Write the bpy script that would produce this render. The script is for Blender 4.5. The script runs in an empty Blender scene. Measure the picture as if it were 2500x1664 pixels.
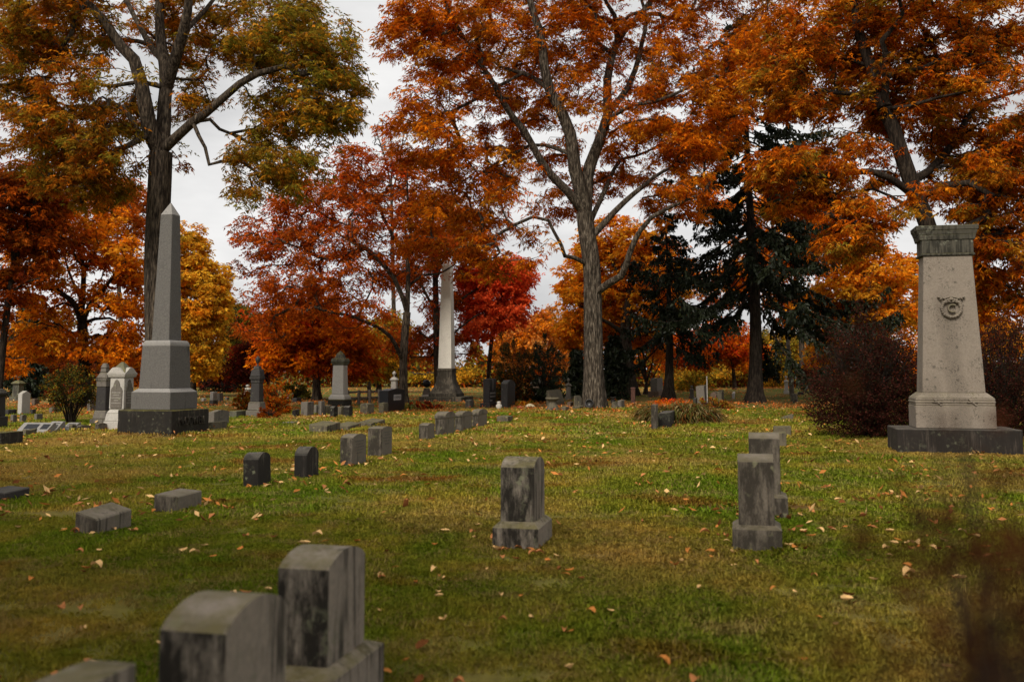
import bpy, bmesh, math, random
import numpy as np
from mathutils import Vector, Matrix, noise as mnoise

# ------------------------------------------------------------------ camera
SC = bpy.context.scene
COL = SC.collection
F = 35.0 / 36.0 * 2500.0          # focal length in photograph pixels
CX, CY = 1250.0, 680.0            # principal point (the photograph is cropped)
TH = math.radians(5.3)            # camera pitch
H = 1.6                           # eye height
cam_d = bpy.data.cameras.new('camera')
cam = bpy.data.objects.new('camera', cam_d)
COL.objects.link(cam)
cam.location = (0, 0, H)
cam.rotation_euler = (math.radians(90) + TH, 0, 0)
cam_d.lens = 35.0
cam_d.sensor_width = 36.0
cam_d.shift_y = (CY - 832.0) / 2500.0
cam_d.clip_start = 0.05
cam_d.clip_end = 3000.0
cam_d.dof.use_dof = True
cam_d.dof.focus_distance = 26.0
cam_d.dof.aperture_fstop = 1.9
SC.camera = cam

# ------------------------------------------------------------------ sky, sun, exposure
SUN_EL, SUN_AZ = math.radians(42), math.radians(203)     # soft light from behind left
world = bpy.data.worlds.new('World')
SC.world = world
world.use_nodes = True
wn, wl = world.node_tree.nodes, world.node_tree.links
wn.clear()
w_out = wn.new('ShaderNodeOutputWorld')
w_bg = wn.new('ShaderNodeBackground')
w_sky = wn.new('ShaderNodeTexSky')
w_sky.sky_type = 'NISHITA'
w_sky.sun_disc = False
w_sky.sun_elevation = SUN_EL
w_sky.sun_rotation = SUN_AZ
w_sky.air_density = 1.0
w_sky.dust_density = 4.0
w_tc = wn.new('ShaderNodeTexCoord')
w_map = wn.new('ShaderNodeMapping')
w_map.inputs['Scale'].default_value = (1.3, 1.3, 4.0)
w_noise = wn.new('ShaderNodeTexNoise')
w_noise.inputs['Scale'].default_value = 1.7
w_noise.inputs['Detail'].default_value = 6
w_noise.inputs['Roughness'].default_value = 0.55
w_ramp = wn.new('ShaderNodeValToRGB')
w_ramp.color_ramp.elements[0].position = 0.36
w_ramp.color_ramp.elements[0].color = (5.3, 5.3, 5.35, 1)
w_ramp.color_ramp.elements[1].position = 0.62
w_ramp.color_ramp.elements[1].color = (8.5, 8.42, 8.3, 1)
w_mix = wn.new('ShaderNodeMixRGB')
w_mix.inputs['Fac'].default_value = 0.985         # cloud cover over the clear sky
wl.new(w_tc.outputs['Generated'], w_map.inputs['Vector'])
wl.new(w_map.outputs['Vector'], w_noise.inputs['Vector'])
wl.new(w_noise.outputs['Fac'], w_ramp.inputs['Fac'])
wl.new(w_sky.outputs['Color'], w_mix.inputs['Color1'])
wl.new(w_ramp.outputs['Color'], w_mix.inputs['Color2'])
wl.new(w_mix.outputs['Color'], w_bg.inputs['Color'])
w_bg.inputs['Strength'].default_value = 0.079
wl.new(w_bg.outputs['Background'], w_out.inputs['Surface'])

sun_d = bpy.data.lights.new('sun', 'SUN')
sun_d.energy = 2.6
sun_d.angle = math.radians(20)
sun_d.color = (1.0, 0.93, 0.82)
sun = bpy.data.objects.new('sun', sun_d)
COL.objects.link(sun)
sdir = Vector((math.sin(SUN_AZ) * math.cos(SUN_EL), math.cos(SUN_AZ) * math.cos(SUN_EL), math.sin(SUN_EL)))
sun.rotation_euler = sdir.to_track_quat('Z', 'Y').to_euler()
sun.location = (0, 0, 60)

SC.view_settings.view_transform = 'Standard'
SC.view_settings.look = 'None'
SC.view_settings.exposure = 0.5
SC.view_settings.gamma = 1.0
SC.view_settings.use_curve_mapping = False
SC.render.engine = 'CYCLES'
SC.cycles.max_bounces = 7
SC.cycles.diffuse_bounces = 4
SC.cycles.glossy_bounces = 2
SC.cycles.transmission_bounces = 4
SC.cycles.use_denoising = True
SC.cycles.use_adaptive_sampling = True
SC.cycles.adaptive_threshold = 0.015

rng = np.random.default_rng(11)
random.seed(5)

# ------------------------------------------------------------------ ground shape and picture-to-place helpers
def sstep(a, b, v):
    t = np.clip((v - a) / (b - a), 0, 1)
    return t * t * (3 - 2 * t)

def hgt(x, y):
    x = np.asarray(x, float); y = np.asarray(y, float)
    z = -0.12 * (1 - sstep(4.5, 9.0, y))
    z = z + 0.55 * np.exp(-((x - 20) / 9.0) ** 2 - ((y - 64) / 9.0) ** 2)
    z = z + 0.025 * np.sin(x * 0.7 + 1.3) * np.sin(y * 0.55) + 0.02 * np.sin(x * 0.23 - y * 0.31)
    return z

ST, CT = math.sin(TH), math.cos(TH)

def proj(p):
    zc = p[1] * CT + (p[2] - H) * ST
    yc = -p[1] * ST + (p[2] - H) * CT
    return CX + F * p[0] / zc, CY - F * yc / zc

def P(px, py, Y):
    a = (px - CX) / F
    b = (CY - py) / F
    r = np.array([a, CT - b * ST, ST + b * CT])
    s = Y / r[1]
    return np.array([0, 0, H]) + r * s

def G(px, py):
    a = (px - CX) / F
    b = (CY - py) / F
    r = np.array([a, CT - b * ST, ST + b * CT])
    z = 0.0
    for _ in range(30):
        s = (z - H) / r[2]
        p = r * s
        z = 0.6 * z + 0.4 * float(hgt(p[0], p[1]))
    return np.array([p[0], p[1], z])

def zpix(x, y, py):
    b = (CY - py) / F                 # yc = b*zc
    q = y * (b * CT + ST) / (CT - b * ST)
    return H + q

def along(C, d, px):
    a = (px - CX) / F
    k = (C[2] - H) * ST
    return (a * (C[1] * CT + k) - C[0]) / (d[0] - a * d[1] * CT)

PHI = math.radians(13)
def axes(phi=PHI):
    return np.array([math.cos(phi), -math.sin(phi), 0]), np.array([math.sin(phi), math.cos(phi), 0])

def fit(xl, xc, xr, yb, yt, w=None, t=None, phi=PHI, d=None):
    """near bottom corner at (xc,yb); end face runs left to xl, inscribed face right to xr"""
    e1, e2 = axes(phi)
    if d is None:
        C = G(xc, yb)
    else:
        C = P(xc, yb, d); C[2] = float(hgt(C[0], C[1]))
    if t is None:
        t = along(C, -e1, xl)
    if w is None:
        w = along(C, e2, xr)
    t = max(0.04, min(t, 6)); w = max(0.04, min(w, 6))
    h = zpix(C[0], C[1], yt) - C[2]
    cen = C - e1 * t / 2 + e2 * w / 2
    cen[2] = float(hgt(cen[0], cen[1]))
    return cen, t, w, h

# ------------------------------------------------------------------ object helpers
def link(o, parent=None):
    COL.objects.link(o)
    if parent is not None:
        o.parent = parent
    return o

def tag(o, label=None, cat=None, group=None, kind=None):
    if label: o['label'] = label
    if cat: o['category'] = cat
    if group: o['group'] = group
    if kind or cat: o['kind'] = kind or 'thing'
    return o

def thing(name, label, cat, loc, rz=0.0, group=None):
    o = bpy.data.objects.new(name, None)
    o.empty_display_size = 0.2
    link(o)
    o.location = loc
    o.rotation_euler = (0, 0, rz)
    return tag(o, label, cat, group)

def bm_obj(name, bm, mat, parent=None, smooth=False):
    me = bpy.data.meshes.new(name)
    bmesh.ops.recalc_face_normals(bm, faces=bm.faces[:])
    bm.to_mesh(me); bm.free()
    if smooth:
        me.polygons.foreach_set('use_smooth', [True] * len(me.polygons))
    me.materials.append(mat)
    return link(bpy.data.objects.new(name, me), parent)

def np_obj(name, V, Q, mat, parent=None, cols=None, smooth=False, link_it=True):
    """V (n,3) verts, Q (m,k) faces of k corners"""
    me = bpy.data.meshes.new(name)
    n, (m, k) = len(V), Q.shape
    me.vertices.add(n)
    me.vertices.foreach_set('co', np.ascontiguousarray(V, np.float32).ravel())
    me.loops.add(m * k)
    me.loops.foreach_set('vertex_index', np.ascontiguousarray(Q, np.int32).ravel())
    me.polygons.add(m)
    me.polygons.foreach_set('loop_start', np.arange(0, m * k, k, dtype=np.int32))
    if smooth:
        me.polygons.foreach_set('use_smooth', np.ones(m, bool))
    me.update(calc_edges=True)
    if cols is not None:
        a = me.color_attributes.new('leaf_colour', 'FLOAT_COLOR', 'POINT')
        c4 = np.ones((n, 4), np.float32); c4[:, :3] = cols
        a.data.foreach_set('color', c4.ravel())
    me.materials.append(mat)
    o = bpy.data.objects.new(name, me)
    if link_it:
        link(o, parent)
    return o

# ------------------------------------------------------------------ materials
def new_mat(name):
    m = bpy.data.materials.new(name)
    m.use_nodes = True
    nt = m.node_tree
    nt.nodes.clear()
    out = nt.nodes.new('ShaderNodeOutputMaterial')
    return m, nt, out

def N(nt, kind, **kw):
    n = nt.nodes.new(kind)
    for k, v in kw.items():
        if k.startswith('_'):
            setattr(n, k[1:], v)
        else:
            n.inputs[k.replace('_', ' ')].default_value = v
    return n

def ramp(nt, fac, stops):
    r = nt.nodes.new('ShaderNodeValToRGB')
    e = r.color_ramp.elements
    while len(e) < len(stops):
        e.new(0.5)
    for i, (p, c) in enumerate(stops):
        e[i].position = p
        e[i].color = (c, c, c, 1) if isinstance(c, (int, float)) else (*c, 1)
    nt.links.new(fac, r.inputs['Fac'])
    return r.outputs['Color']

def mixc(nt, fac, a, b, mode='MIX'):
    m = nt.nodes.new('ShaderNodeMixRGB')
    m.blend_type = mode
    for s, v in (('Fac', fac), ('Color1', a), ('Color2', b)):
        if isinstance(v, (int, float)):
            m.inputs[s].default_value = v if s == 'Fac' else (v, v, v, 1)
        elif isinstance(v, tuple):
            m.inputs[s].default_value = (*v, 1)
        else:
            nt.links.new(v, m.inputs[s])
    return m.outputs['Color']

def math_n(nt, op, a, b):
    m = nt.nodes.new('ShaderNodeMath')
    m.operation = op
    for i, v in enumerate((a, b)):
        if isinstance(v, (int, float)):
            m.inputs[i].default_value = v
        else:
            nt.links.new(v, m.inputs[i])
    return m.outputs[0]

def noise_t(nt, vec, scale, detail=4, rough=0.55):
    n = nt.nodes.new('ShaderNodeTexNoise')
    n.inputs['Scale'].default_value = scale
    n.inputs['Detail'].default_value = detail
    n.inputs['Roughness'].default_value = rough
    nt.links.new(vec, n.inputs['Vector'])
    return n.outputs['Fac']

def mapped(nt, vec, scale):
    m = nt.nodes.new('ShaderNodeMapping')
    m.inputs['Scale'].default_value = scale
    nt.links.new(vec, m.inputs['Vector'])
    return m.outputs['Vector']

def stone_mat(name, base, dark=(0.03, 0.027, 0.022), stain=0.5, lichen=0.3, moss=0.3, end_dirt=0.0,
              speck=0.25, rough=0.85, lichen_col=(0.20, 0.21, 0.13), moss_col=(0.11, 0.10, 0.025), bump=0.25, lscale=14, patchy=0.45, mottle=0.35):
    m, nt, out = new_mat(name)
    L = nt.links
    tc = N(nt, 'ShaderNodeTexCoord')
    oi = N(nt, 'ShaderNodeObjectInfo')
    off = N(nt, 'ShaderNodeVectorMath', _operation='ADD')
    sc = N(nt, 'ShaderNodeMath', _operation='MULTIPLY'); sc.inputs[1].default_value = 37.0
    L.new(oi.outputs['Random'], sc.inputs[0])
    L.new(tc.outputs['Object'], off.inputs[0]); L.new(sc.outputs[0], off.inputs[1])
    v = off.outputs[0]
    # grain
    grain = noise_t(nt, v, 95, 3, 0.7)
    c = mixc(nt, math_n(nt, 'MULTIPLY', ramp(nt, grain, [(0.35, 1.0), (0.65, 0.0)]), speck), base,
             tuple(x * 0.3 for x in base))
    patch = noise_t(nt, v, 3.2, 10, 0.78)
    c = mixc(nt, ramp(nt, patch, [(0.35, 0.0), (0.7, patchy)]), c, tuple(x * 0.5 for x in base))
    mot = noise_t(nt, v, 26, 6, 0.8)
    c = mixc(nt, mottle, c, mixc(nt, ramp(nt, mot, [(0.36, 0.0), (0.64, 1.0)]), tuple(x * 0.5 for x in base), tuple(min(1, x * 1.35) for x in base)))
    # run-off streaks, stretched downwards
    st = noise_t(nt, mapped(nt, v, (13.0, 13.0, 0.9)), 1.0, 7, 0.72)
    big = noise_t(nt, v, 1.7, 3, 0.5)
    sm = math_n(nt, 'ADD', math_n(nt, 'MULTIPLY', st, 0.7), math_n(nt, 'MULTIPLY', big, 0.45))
    a = 0.80 - 0.36 * stain
    smask = ramp(nt, sm, [(a, 0.0), (min(0.99, a + 0.085), 0.85)])
    if stain > 0:
        c = mixc(nt, smask, c, dark)
    geo = N(nt, 'ShaderNodeNewGeometry')
    vt = N(nt, 'ShaderNodeVectorTransform', _vector_type='NORMAL', _convert_from='WORLD', _convert_to='OBJECT')
    L.new(geo.outputs['Normal'], vt.inputs[0])
    sep = N(nt, 'ShaderNodeSeparateXYZ'); L.new(vt.outputs[0], sep.inputs[0])
    if end_dirt > 0:     # algae grown over the shaded north end
        ef = math_n(nt, 'MULTIPLY', sep.outputs['Y'], -1.0)
        em = ramp(nt, ef, [(0.35, 0.0), (0.7, 1.0)])
        en = ramp(nt, noise_t(nt, mapped(nt, v, (5.5, 5.5, 1.5)), 1.6, 9, 0.78), [(0.38, 0.25), (0.54, 1.0)])
        c = mixc(nt, math_n(nt, 'MULTIPLY', math_n(nt, 'MULTIPLY', em, en), end_dirt), c, dark)
    if lichen > 0:
        ln = noise_t(nt, v, lscale, 6, 0.7)
        l2 = noise_t(nt, v, 3.0, 2, 0.5)
        lm = math_n(nt, 'MULTIPLY', ramp(nt, ln, [(0.52, 0.0), (0.60, 1.0)]), ramp(nt, l2, [(0.47, 0.0), (0.63, 1.0)]))
        c = mixc(nt, math_n(nt, 'MULTIPLY', lm, lichen), c, lichen_col)
        vo = N(nt, 'ShaderNodeTexVoronoi', Scale=7.0)
        wob = N(nt, 'ShaderNodeVectorMath', _operation='ADD')
        wn_ = N(nt, 'ShaderNodeTexNoise', Scale=30.0)
        L.new(v, wn_.inputs['Vector'])
        wsc = N(nt, 'ShaderNodeVectorMath', _operation='SCALE'); wsc.inputs['Scale'].default_value = 0.07
        L.new(wn_.outputs['Color'], wsc.inputs[0]); L.new(v, wob.inputs[0]); L.new(wsc.outputs[0], wob.inputs[1])
        L.new(wob.outputs[0], vo.inputs['Vector'])
        spot = ramp(nt, vo.outputs['Distance'], [(0.16, 1.0), (0.22, 0.0)])
        vsep = N(nt, 'ShaderNodeSeparateXYZ'); L.new(vo.outputs['Color'], vsep.inputs[0])
        some = ramp(nt, vsep.outputs['X'], [(0.68, 0.0), (0.70, 1.0)])
        c = mixc(nt, math_n(nt, 'MULTIPLY', math_n(nt, 'MULTIPLY', spot, some), min(1.0, lichen)), c, tuple(min(1, x * 1.5) for x in lichen_col))
    if moss > 0:
        up = ramp(nt, sep.outputs['Z'], [(0.45, 0.0), (0.85, 1.0)])
        mn = ramp(nt, noise_t(nt, v, 5.0, 6, 0.65), [(0.35, 0.1), (0.6, 1.0)])
        c = mixc(nt, math_n(nt, 'MULTIPLY', math_n(nt, 'MULTIPLY', up, mn), moss), c, moss_col)
    b = N(nt, 'ShaderNodeBsdfPrincipled')
    L.new(c, b.inputs['Base Color'])
    b.inputs['Roughness'].default_value = rough
    b.inputs['Specular IOR Level'].default_value = 0.3
    bp = N(nt, 'ShaderNodeBump', Strength=bump, Distance=0.01)
    L.new(mixc(nt, 0.5, grain, noise_t(nt, v, 22, 6, 0.7)), bp.inputs['Height'])
    L.new(bp.outputs[0], b.inputs['Normal'])
    L.new(b.outputs[0], out.inputs['Surface'])
    return m

M = {}
M['old'] = stone_mat('weathered_marble', (0.27, 0.23, 0.182), stain=0.64, lichen=0.6, moss=0.85, end_dirt=1.0, moss_col=(0.115, 0.098, 0.034), dark=(0.012, 0.0095, 0.006), lichen_col=(0.13, 0.13, 0.08))
M['old2'] = stone_mat('weathered_sandstone', (0.175, 0.147, 0.113), stain=0.5, lichen=0.55, moss=0.7, end_dirt=0.9, moss_col=(0.085, 0.072, 0.035), dark=(0.015, 0.0115, 0.007), lichen_col=(0.12, 0.115, 0.065))
M['black_old'] = stone_mat('blackened_marble', (0.085, 0.07, 0.056), stain=1.05, lichen=0.35, moss=0.35, end_dirt=0.95, dark=(0.010, 0.008, 0.006), moss_col=(0.22, 0.20, 0.16))
M['grey'] = stone_mat('grey_granite', (0.125, 0.116, 0.105), stain=0.38, lichen=0.05, moss=0.0, speck=0.6, bump=0.12, mottle=0.5, dark=(0.045, 0.042, 0.036))
M['grey_light'] = stone_mat('light_granite_edge', (0.26, 0.245, 0.225), stain=0.3, lichen=0.0, moss=0.0, speck=0.4)
M['plinth'] = stone_mat('sooty_sandstone', (0.085, 0.068, 0.048), stain=1.0, lichen=0.2, moss=0.95, dark=(0.010, 0.008, 0.0055), moss_col=(0.13, 0.11, 0.014), end_dirt=0.85)
M['pale'] = stone_mat('pale_marble', (0.46, 0.43, 0.385), stain=0.25, lichen=0.2, moss=0.3)
M['pale_mon'] = stone_mat('pale_granite', (0.25, 0.208, 0.165), stain=0.3, lichen=0.6, moss=0.5, speck=0.5, dark=(0.045, 0.036, 0.027), lichen_col=(0.03, 0.027, 0.02), lscale=30, patchy=0.3, mottle=0.3)
M['cap'] = stone_mat('algae_dark_granite', (0.075, 0.068, 0.05), stain=0.75, lichen=0.6, moss=0.7, dark=(0.012, 0.011, 0.007), lichen_col=(0.19, 0.19, 0.14))
M['mon_plinth'] = stone_mat('stained_granite_plinth', (0.10, 0.08, 0.062), stain=1.0, lichen=0.2, moss=0.4, end_dirt=0.7, moss_col=(0.20, 0.175, 0.14), dark=(0.012, 0.009, 0.007))
M['plinth_letter'] = stone_mat('sooty_raised_letters', (0.06, 0.048, 0.034), stain=0.8, lichen=0.1, moss=0, dark=(0.012, 0.0095, 0.007))
M['black'] = stone_mat('polished_black_granite', (0.012, 0.012, 0.014), stain=0, lichen=0, moss=0, speck=0.3, rough=0.35, bump=0.02)
M['dark'] = stone_mat('dark_granite', (0.034, 0.029, 0.027), stain=0.3, lichen=0.15, moss=0.2, speck=0.4, rough=0.6)
M['rough'] = stone_mat('mossy_fieldstone', (0.12, 0.10, 0.066), stain=0.6, lichen=0.7, moss=0.5, lichen_col=(0.17, 0.15, 0.07), bump=0.5)
M['grey_stone'] = stone_mat('plain_grey_stone', (0.15, 0.13, 0.108), stain=0.5, lichen=0.35, moss=0.4)
M['brown_stone'] = stone_mat('brown_stone', (0.13, 0.085, 0.06), stain=0.4, lichen=0.2, moss=0.2)
M['verdigris'] = stone_mat('mossy_green_stone', (0.12, 0.115, 0.08), stain=0.6, lichen=0.5, moss=0.9, moss_col=(0.15, 0.125, 0.022))
M['obelisk_mid'] = stone_mat('warm_pale_granite', (0.80, 0.74, 0.65), stain=0.12, lichen=0.1, moss=0.0)
M['obelisk_base'] = stone_mat('stained_brown_base', (0.11, 0.092, 0.068), stain=0.85, lichen=0.1, moss=0.2, dark=(0.022, 0.017, 0.011))

def flat_mat(name, col, rough=0.8, var=0.25, scale=12):
    m, nt, out = new_mat(name)
    tc = N(nt, 'ShaderNodeTexCoord')
    n = noise_t(nt, tc.outputs['Object'], scale, 5, 0.6)
    c = mixc(nt, ramp(nt, n, [(0.35, 0.0), (0.65, 1.0)]), tuple(x * (1 - var) for x in col), tuple(min(1, x * (1 + var)) for x in col))
    b = N(nt, 'ShaderNodeBsdfPrincipled', Roughness=rough)
    nt.links.new(c, b.inputs['Base Color'])
    nt.links.new(b.outputs[0], out.inputs['Surface'])
    return m
M['letter_pale'] = flat_mat('pale_lettering', (0.42, 0.39, 0.36), 0.7, 0.1)
M['letter_dark'] = flat_mat('dark_lettering', (0.03, 0.028, 0.026), 0.7, 0.1)
M['worn_letter'] = flat_mat('worn_lettering', (0.105, 0.088, 0.07), 0.9, 0.6, 60)
M['faint_letter'] = flat_mat('faint_pale_lettering', (0.24, 0.22, 0.19), 0.9, 0.3, 50)
M['panel'] = flat_mat('pale_panel', (0.40, 0.37, 0.35), 0.7, 0.1)
M['wood'] = flat_mat('weathered_wood', (0.10, 0.075, 0.055), 0.85, 0.35, 18)
M['rust'] = flat_mat('rusty_brown_post', (0.11, 0.045, 0.03), 0.8, 0.3, 9)
M['terracotta'] = flat_mat('terracotta', (0.27, 0.12, 0.07), 0.8, 0.3, 9)
M['white'] = flat_mat('white_plaster', (0.62, 0.58, 0.5), 0.8, 0.15, 20)
M['black_paint'] = flat_mat('black_iron', (0.015, 0.013, 0.012), 0.45, 0.2)
M['flower_red'] = flat_mat('red_petals', (0.5, 0.03, 0.03), 0.7, 0.3, 40)
M['flower_white'] = flat_mat('cream_petals', (0.65, 0.56, 0.35), 0.7, 0.2, 40)
M['pole'] = flat_mat('grey_pole', (0.16, 0.13, 0.105), 0.8, 0.3, 4)

def leaf_mat(name, trans=0.42, gloss=0.05):
    m, nt, out = new_mat(name)
    at = N(nt, 'ShaderNodeAttribute', _attribute_name='leaf_colour')
    df = N(nt, 'ShaderNodeBsdfDiffuse'); tr = N(nt, 'ShaderNodeBsdfTranslucent')
    nt.links.new(at.outputs['Color'], df.inputs['Color'])
    nt.links.new(at.outputs['Color'], tr.inputs['Color'])
    mx = N(nt, 'ShaderNodeMixShader', Fac=trans)
    nt.links.new(df.outputs[0], mx.inputs[1]); nt.links.new(tr.outputs[0], mx.inputs[2])
    gl = N(nt, 'ShaderNodeBsdfGlossy', Roughness=0.5)
    mg = N(nt, 'ShaderNodeMixShader', Fac=gloss)
    nt.links.new(mx.outputs[0], mg.inputs[1]); nt.links.new(gl.outputs[0], mg.inputs[2])
    nt.links.new(mg.outputs[0], out.inputs['Surface'])
    return m
M['leaf'] = leaf_mat('autumn_leaf', 0.45, 0.0)
M['needle'] = leaf_mat('spruce_needle', 0.1, 0.02)
M['litter'] = leaf_mat('fallen_leaf', 0.2, 0.0)

def bark_mat(name, c0, c1, c2):
    m, nt, out = new_mat(name)
    tc = N(nt, 'ShaderNodeTexCoord')
    v = mapped(nt, tc.outputs['Object'], (11.0, 11.0, 1.7))
    ridge = noise_t(nt, v, 1.6, 6, 0.65)
    fine = noise_t(nt, mapped(nt, tc.outputs['Object'], (30, 30, 6)), 1.0, 4, 0.6)
    c = ramp(nt, ridge, [(0.40, c0), (0.51, c1), (0.64, c2)])
    c = mixc(nt, ramp(nt, fine, [(0.4, 0.0), (0.7, 0.6)]), c, c0)
    b = N(nt, 'ShaderNodeBsdfPrincipled', Roughness=0.9)
    b.inputs['Specular IOR Level'].default_value = 0.15
    nt.links.new(c, b.inputs['Base Color'])
    bp = N(nt, 'ShaderNodeBump', Strength=0.9, Distance=0.06)
    nt.links.new(mixc(nt, 0.3, ridge, fine), bp.inputs['Height'])
    nt.links.new(bp.outputs[0], b.inputs['Normal'])
    nt.links.new(b.outputs[0], out.inputs['Surface'])
    return m
M['bark'] = bark_mat('furrowed_bark', (0.014, 0.010, 0.007), (0.062, 0.046, 0.032), (0.14, 0.108, 0.076))
M['bark_dark'] = bark_mat('dark_bark', (0.010, 0.007, 0.005), (0.032, 0.023, 0.016), (0.06, 0.045, 0.032))
M['bark_grey'] = bark_mat('pale_furrowed_bark', (0.016, 0.012, 0.008), (0.072, 0.056, 0.040), (0.20, 0.165, 0.125))

def lawn_colour(nt):
    geo = N(nt, 'ShaderNodeNewGeometry')
    pos = geo.outputs['Position']
    flat = mapped(nt, pos, (1, 1, 0))
    big = noise_t(nt, flat, 0.16, 4, 0.6)
    mid = noise_t(nt, flat, 0.55, 5, 0.62)
    br = noise_t(nt, mapped(nt, flat, (1.0, 1.4, 0)), 0.33, 4, 0.55)
    fine = noise_t(nt, flat, 9.0, 4, 0.7)
    rows = noise_t(nt, mapped(nt, flat, (0.9, 0.14, 0)), 0.9, 3, 0.5)
    c = ramp(nt, mid, [(0.33, (0.075, 0.118, 0.012)), (0.5, (0.145, 0.165, 0.022)), (0.66, (0.25, 0.205, 0.045))])
    c = mixc(nt, ramp(nt, rows, [(0.46, 0.0), (0.58, 0.6)]), c, (0.085, 0.155, 0.012))
    c = mixc(nt, ramp(nt, big, [(0.49, 0.0), (0.62, 0.8)]), c, (0.30, 0.215, 0.075))
    c = mixc(nt, ramp(nt, br, [(0.56, 0.0), (0.66, 0.85)]), c, (0.15, 0.066, 0.020))
    c = mixc(nt, ramp(nt, fine, [(0.3, 0.0), (0.7, 1.0)]), mixc(nt, 1.0, c, (0.62, 0.62, 0.62), 'MULTIPLY'),
             mixc(nt, 1.0, c, (1.3, 1.25, 1.2), 'MULTIPLY'))
    return c

m, nt, out = new_mat('lawn_soil')
c = lawn_colour(nt)
geo = N(nt, 'ShaderNodeNewGeometry')
sepp = N(nt, 'ShaderNodeSeparateXYZ'); nt.links.new(geo.outputs['Position'], sepp.inputs[0])
fine2 = noise_t(nt, geo.outputs['Position'], 2.2, 5, 0.7)
c = mixc(nt, 0.5, c, (0.085, 0.058, 0.022))
b = N(nt, 'ShaderNodeBsdfPrincipled', Roughness=1.0)
b.inputs['Specular IOR Level'].default_value = 0.05
nt.links.new(c, b.inputs['Base Color'])
bp = N(nt, 'ShaderNodeBump', Strength=0.6, Distance=0.05)
nt.links.new(noise_t(nt, geo.outputs['Position'], 14, 5, 0.7), bp.inputs['Height'])
nt.links.new(bp.outputs[0], b.inputs['Normal'])
nt.links.new(b.outputs[0], out.inputs['Surface'])
M['soil'] = m

m, nt, out = new_mat('grass_blade')
c = lawn_colour(nt)
oi = N(nt, 'ShaderNodeObjectInfo')
c = mixc(nt, math_n(nt, 'MULTIPLY', oi.outputs['Random'], 0.5), c, mixc(nt, 1.0, c, (1.6, 1.3, 0.9), 'MULTIPLY'))
df = N(nt, 'ShaderNodeBsdfDiffuse'); tr = N(nt, 'ShaderNodeBsdfTranslucent')
c2 = mixc(nt, ramp(nt, oi.outputs['Random'], [(0.76, 0.0), (0.84, 0.5)]), mixc(nt, 1.0, c, (1.85, 1.8, 1.5), 'MULTIPLY'), (0.42, 0.30, 0.13))
nt.links.new(c2, df.inputs['Color']); nt.links.new(c2, tr.inputs['Color'])
mx = N(nt, 'ShaderNodeMixShader', Fac=0.3)
nt.links.new(df.outputs[0], mx.inputs[1]); nt.links.new(tr.outputs[0], mx.inputs[2])
nt.links.new(mx.outputs[0], out.inputs['Surface'])
M['grass'] = m

# ------------------------------------------------------------------ ground sheet
ys = np.concatenate([np.linspace(-40, 2, 22), np.linspace(2.6, 30, 60), np.linspace(31, 90, 60), np.geomspace(92, 1500, 24)])
us = np.linspace(-1, 1, 81)
gx, gy = [], []
for y in ys:
    half = 60 + max(0, y) * 1.6
    gx.append(us * half); gy.append(np.full(81, y))
gx = np.array(gx); gy = np.array(gy)
gz = hgt(gx, gy)
V = np.stack([gx, gy, gz], -1).reshape(-1, 3)
ny, nx = gx.shape
ii = np.arange((ny - 1) * (nx - 1))
r_, c_ = ii // (nx - 1), ii % (nx - 1)
a = r_ * nx + c_
ground = np_obj('ground', V, np.stack([a, a + 1, a + nx + 1, a + nx], 1), M['soil'], smooth=True)
tag(ground, kind='structure')

# ------------------------------------------------------------------ solid shapes
def bev(bm, off, seg=1):
    if off > 0:
        bmesh.ops.bevel(bm, geom=bm.edges[:], offset=off, segments=seg, affect='EDGES', clamp_overlap=True)
    return bm

def box(x0, x1, y0, y1, z0, z1, tx=0.0, ty=0.0, b=0.008, bm=None, slant=(0, 0)):
    """box whose top is inset by tx, ty; slant lifts the top: (per +x, per +y)"""
    own = bm is None
    bm = bm or bmesh.new()
    t = bmesh.new()
    vs = []
    for (x, y, z) in ((x0, y0, z0), (x1, y0, z0), (x1, y1, z0), (x0, y1, z0)):
        vs.append(t.verts.new((x, y, z)))
    for (x, y) in ((x0 + tx, y0 + ty), (x1 - tx, y0 + ty), (x1 - tx, y1 - ty), (x0 + tx, y1 - ty)):
        z = z1 + slant[0] * (x - x1) + slant[1] * (y - y0)
        vs.append(t.verts.new((x, y, z)))
    for f in ((3, 2, 1, 0), (4, 5, 6, 7), (0, 1, 5, 4), (1, 2, 6, 5), (2, 3, 7, 6), (3, 0, 4, 7)):
        t.faces.new([vs[i] for i in f])
    bev(t, b)
    return merge(bm, t)

def merge(bm, t):
    me = bpy.data.meshes.new('tmp')
    t.to_mesh(me); t.free()
    bm.from_mesh(me)
    bpy.data.meshes.remove(me)
    return bm

def prism(prof, x0, x1, b=0.008, axis='x', bm=None):
    """profile in (y,z) extruded along x (axis 'x') or profile in (x,z) extruded along y"""
    bm = bm or bmesh.new()
    t = bmesh.new()
    mk = (lambda u, p: (u, p[0], p[1])) if axis == 'x' else (lambda u, p: (p[0], u, p[1]))
    A = [t.verts.new(mk(x0, p)) for p in prof]
    B = [t.verts.new(mk(x1, p)) for p in prof]
    n = len(prof)
    t.faces.new(A); t.faces.new(B[::-1])
    for i in range(n):
        t.faces.new((A[i], B[i], B[(i + 1) % n], A[(i + 1) % n]))
    if b > 0:
        es = [e for e in t.edges if (e.verts[0] in A) == (e.verts[1] in A) or abs(e.verts[0].co.z - e.verts[1].co.z) < 1e-6 and False]
        bmesh.ops.bevel(t, geom=es, offset=b, segments=1, affect='EDGES', clamp_overlap=True)
    return merge(bm, t)

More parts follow.
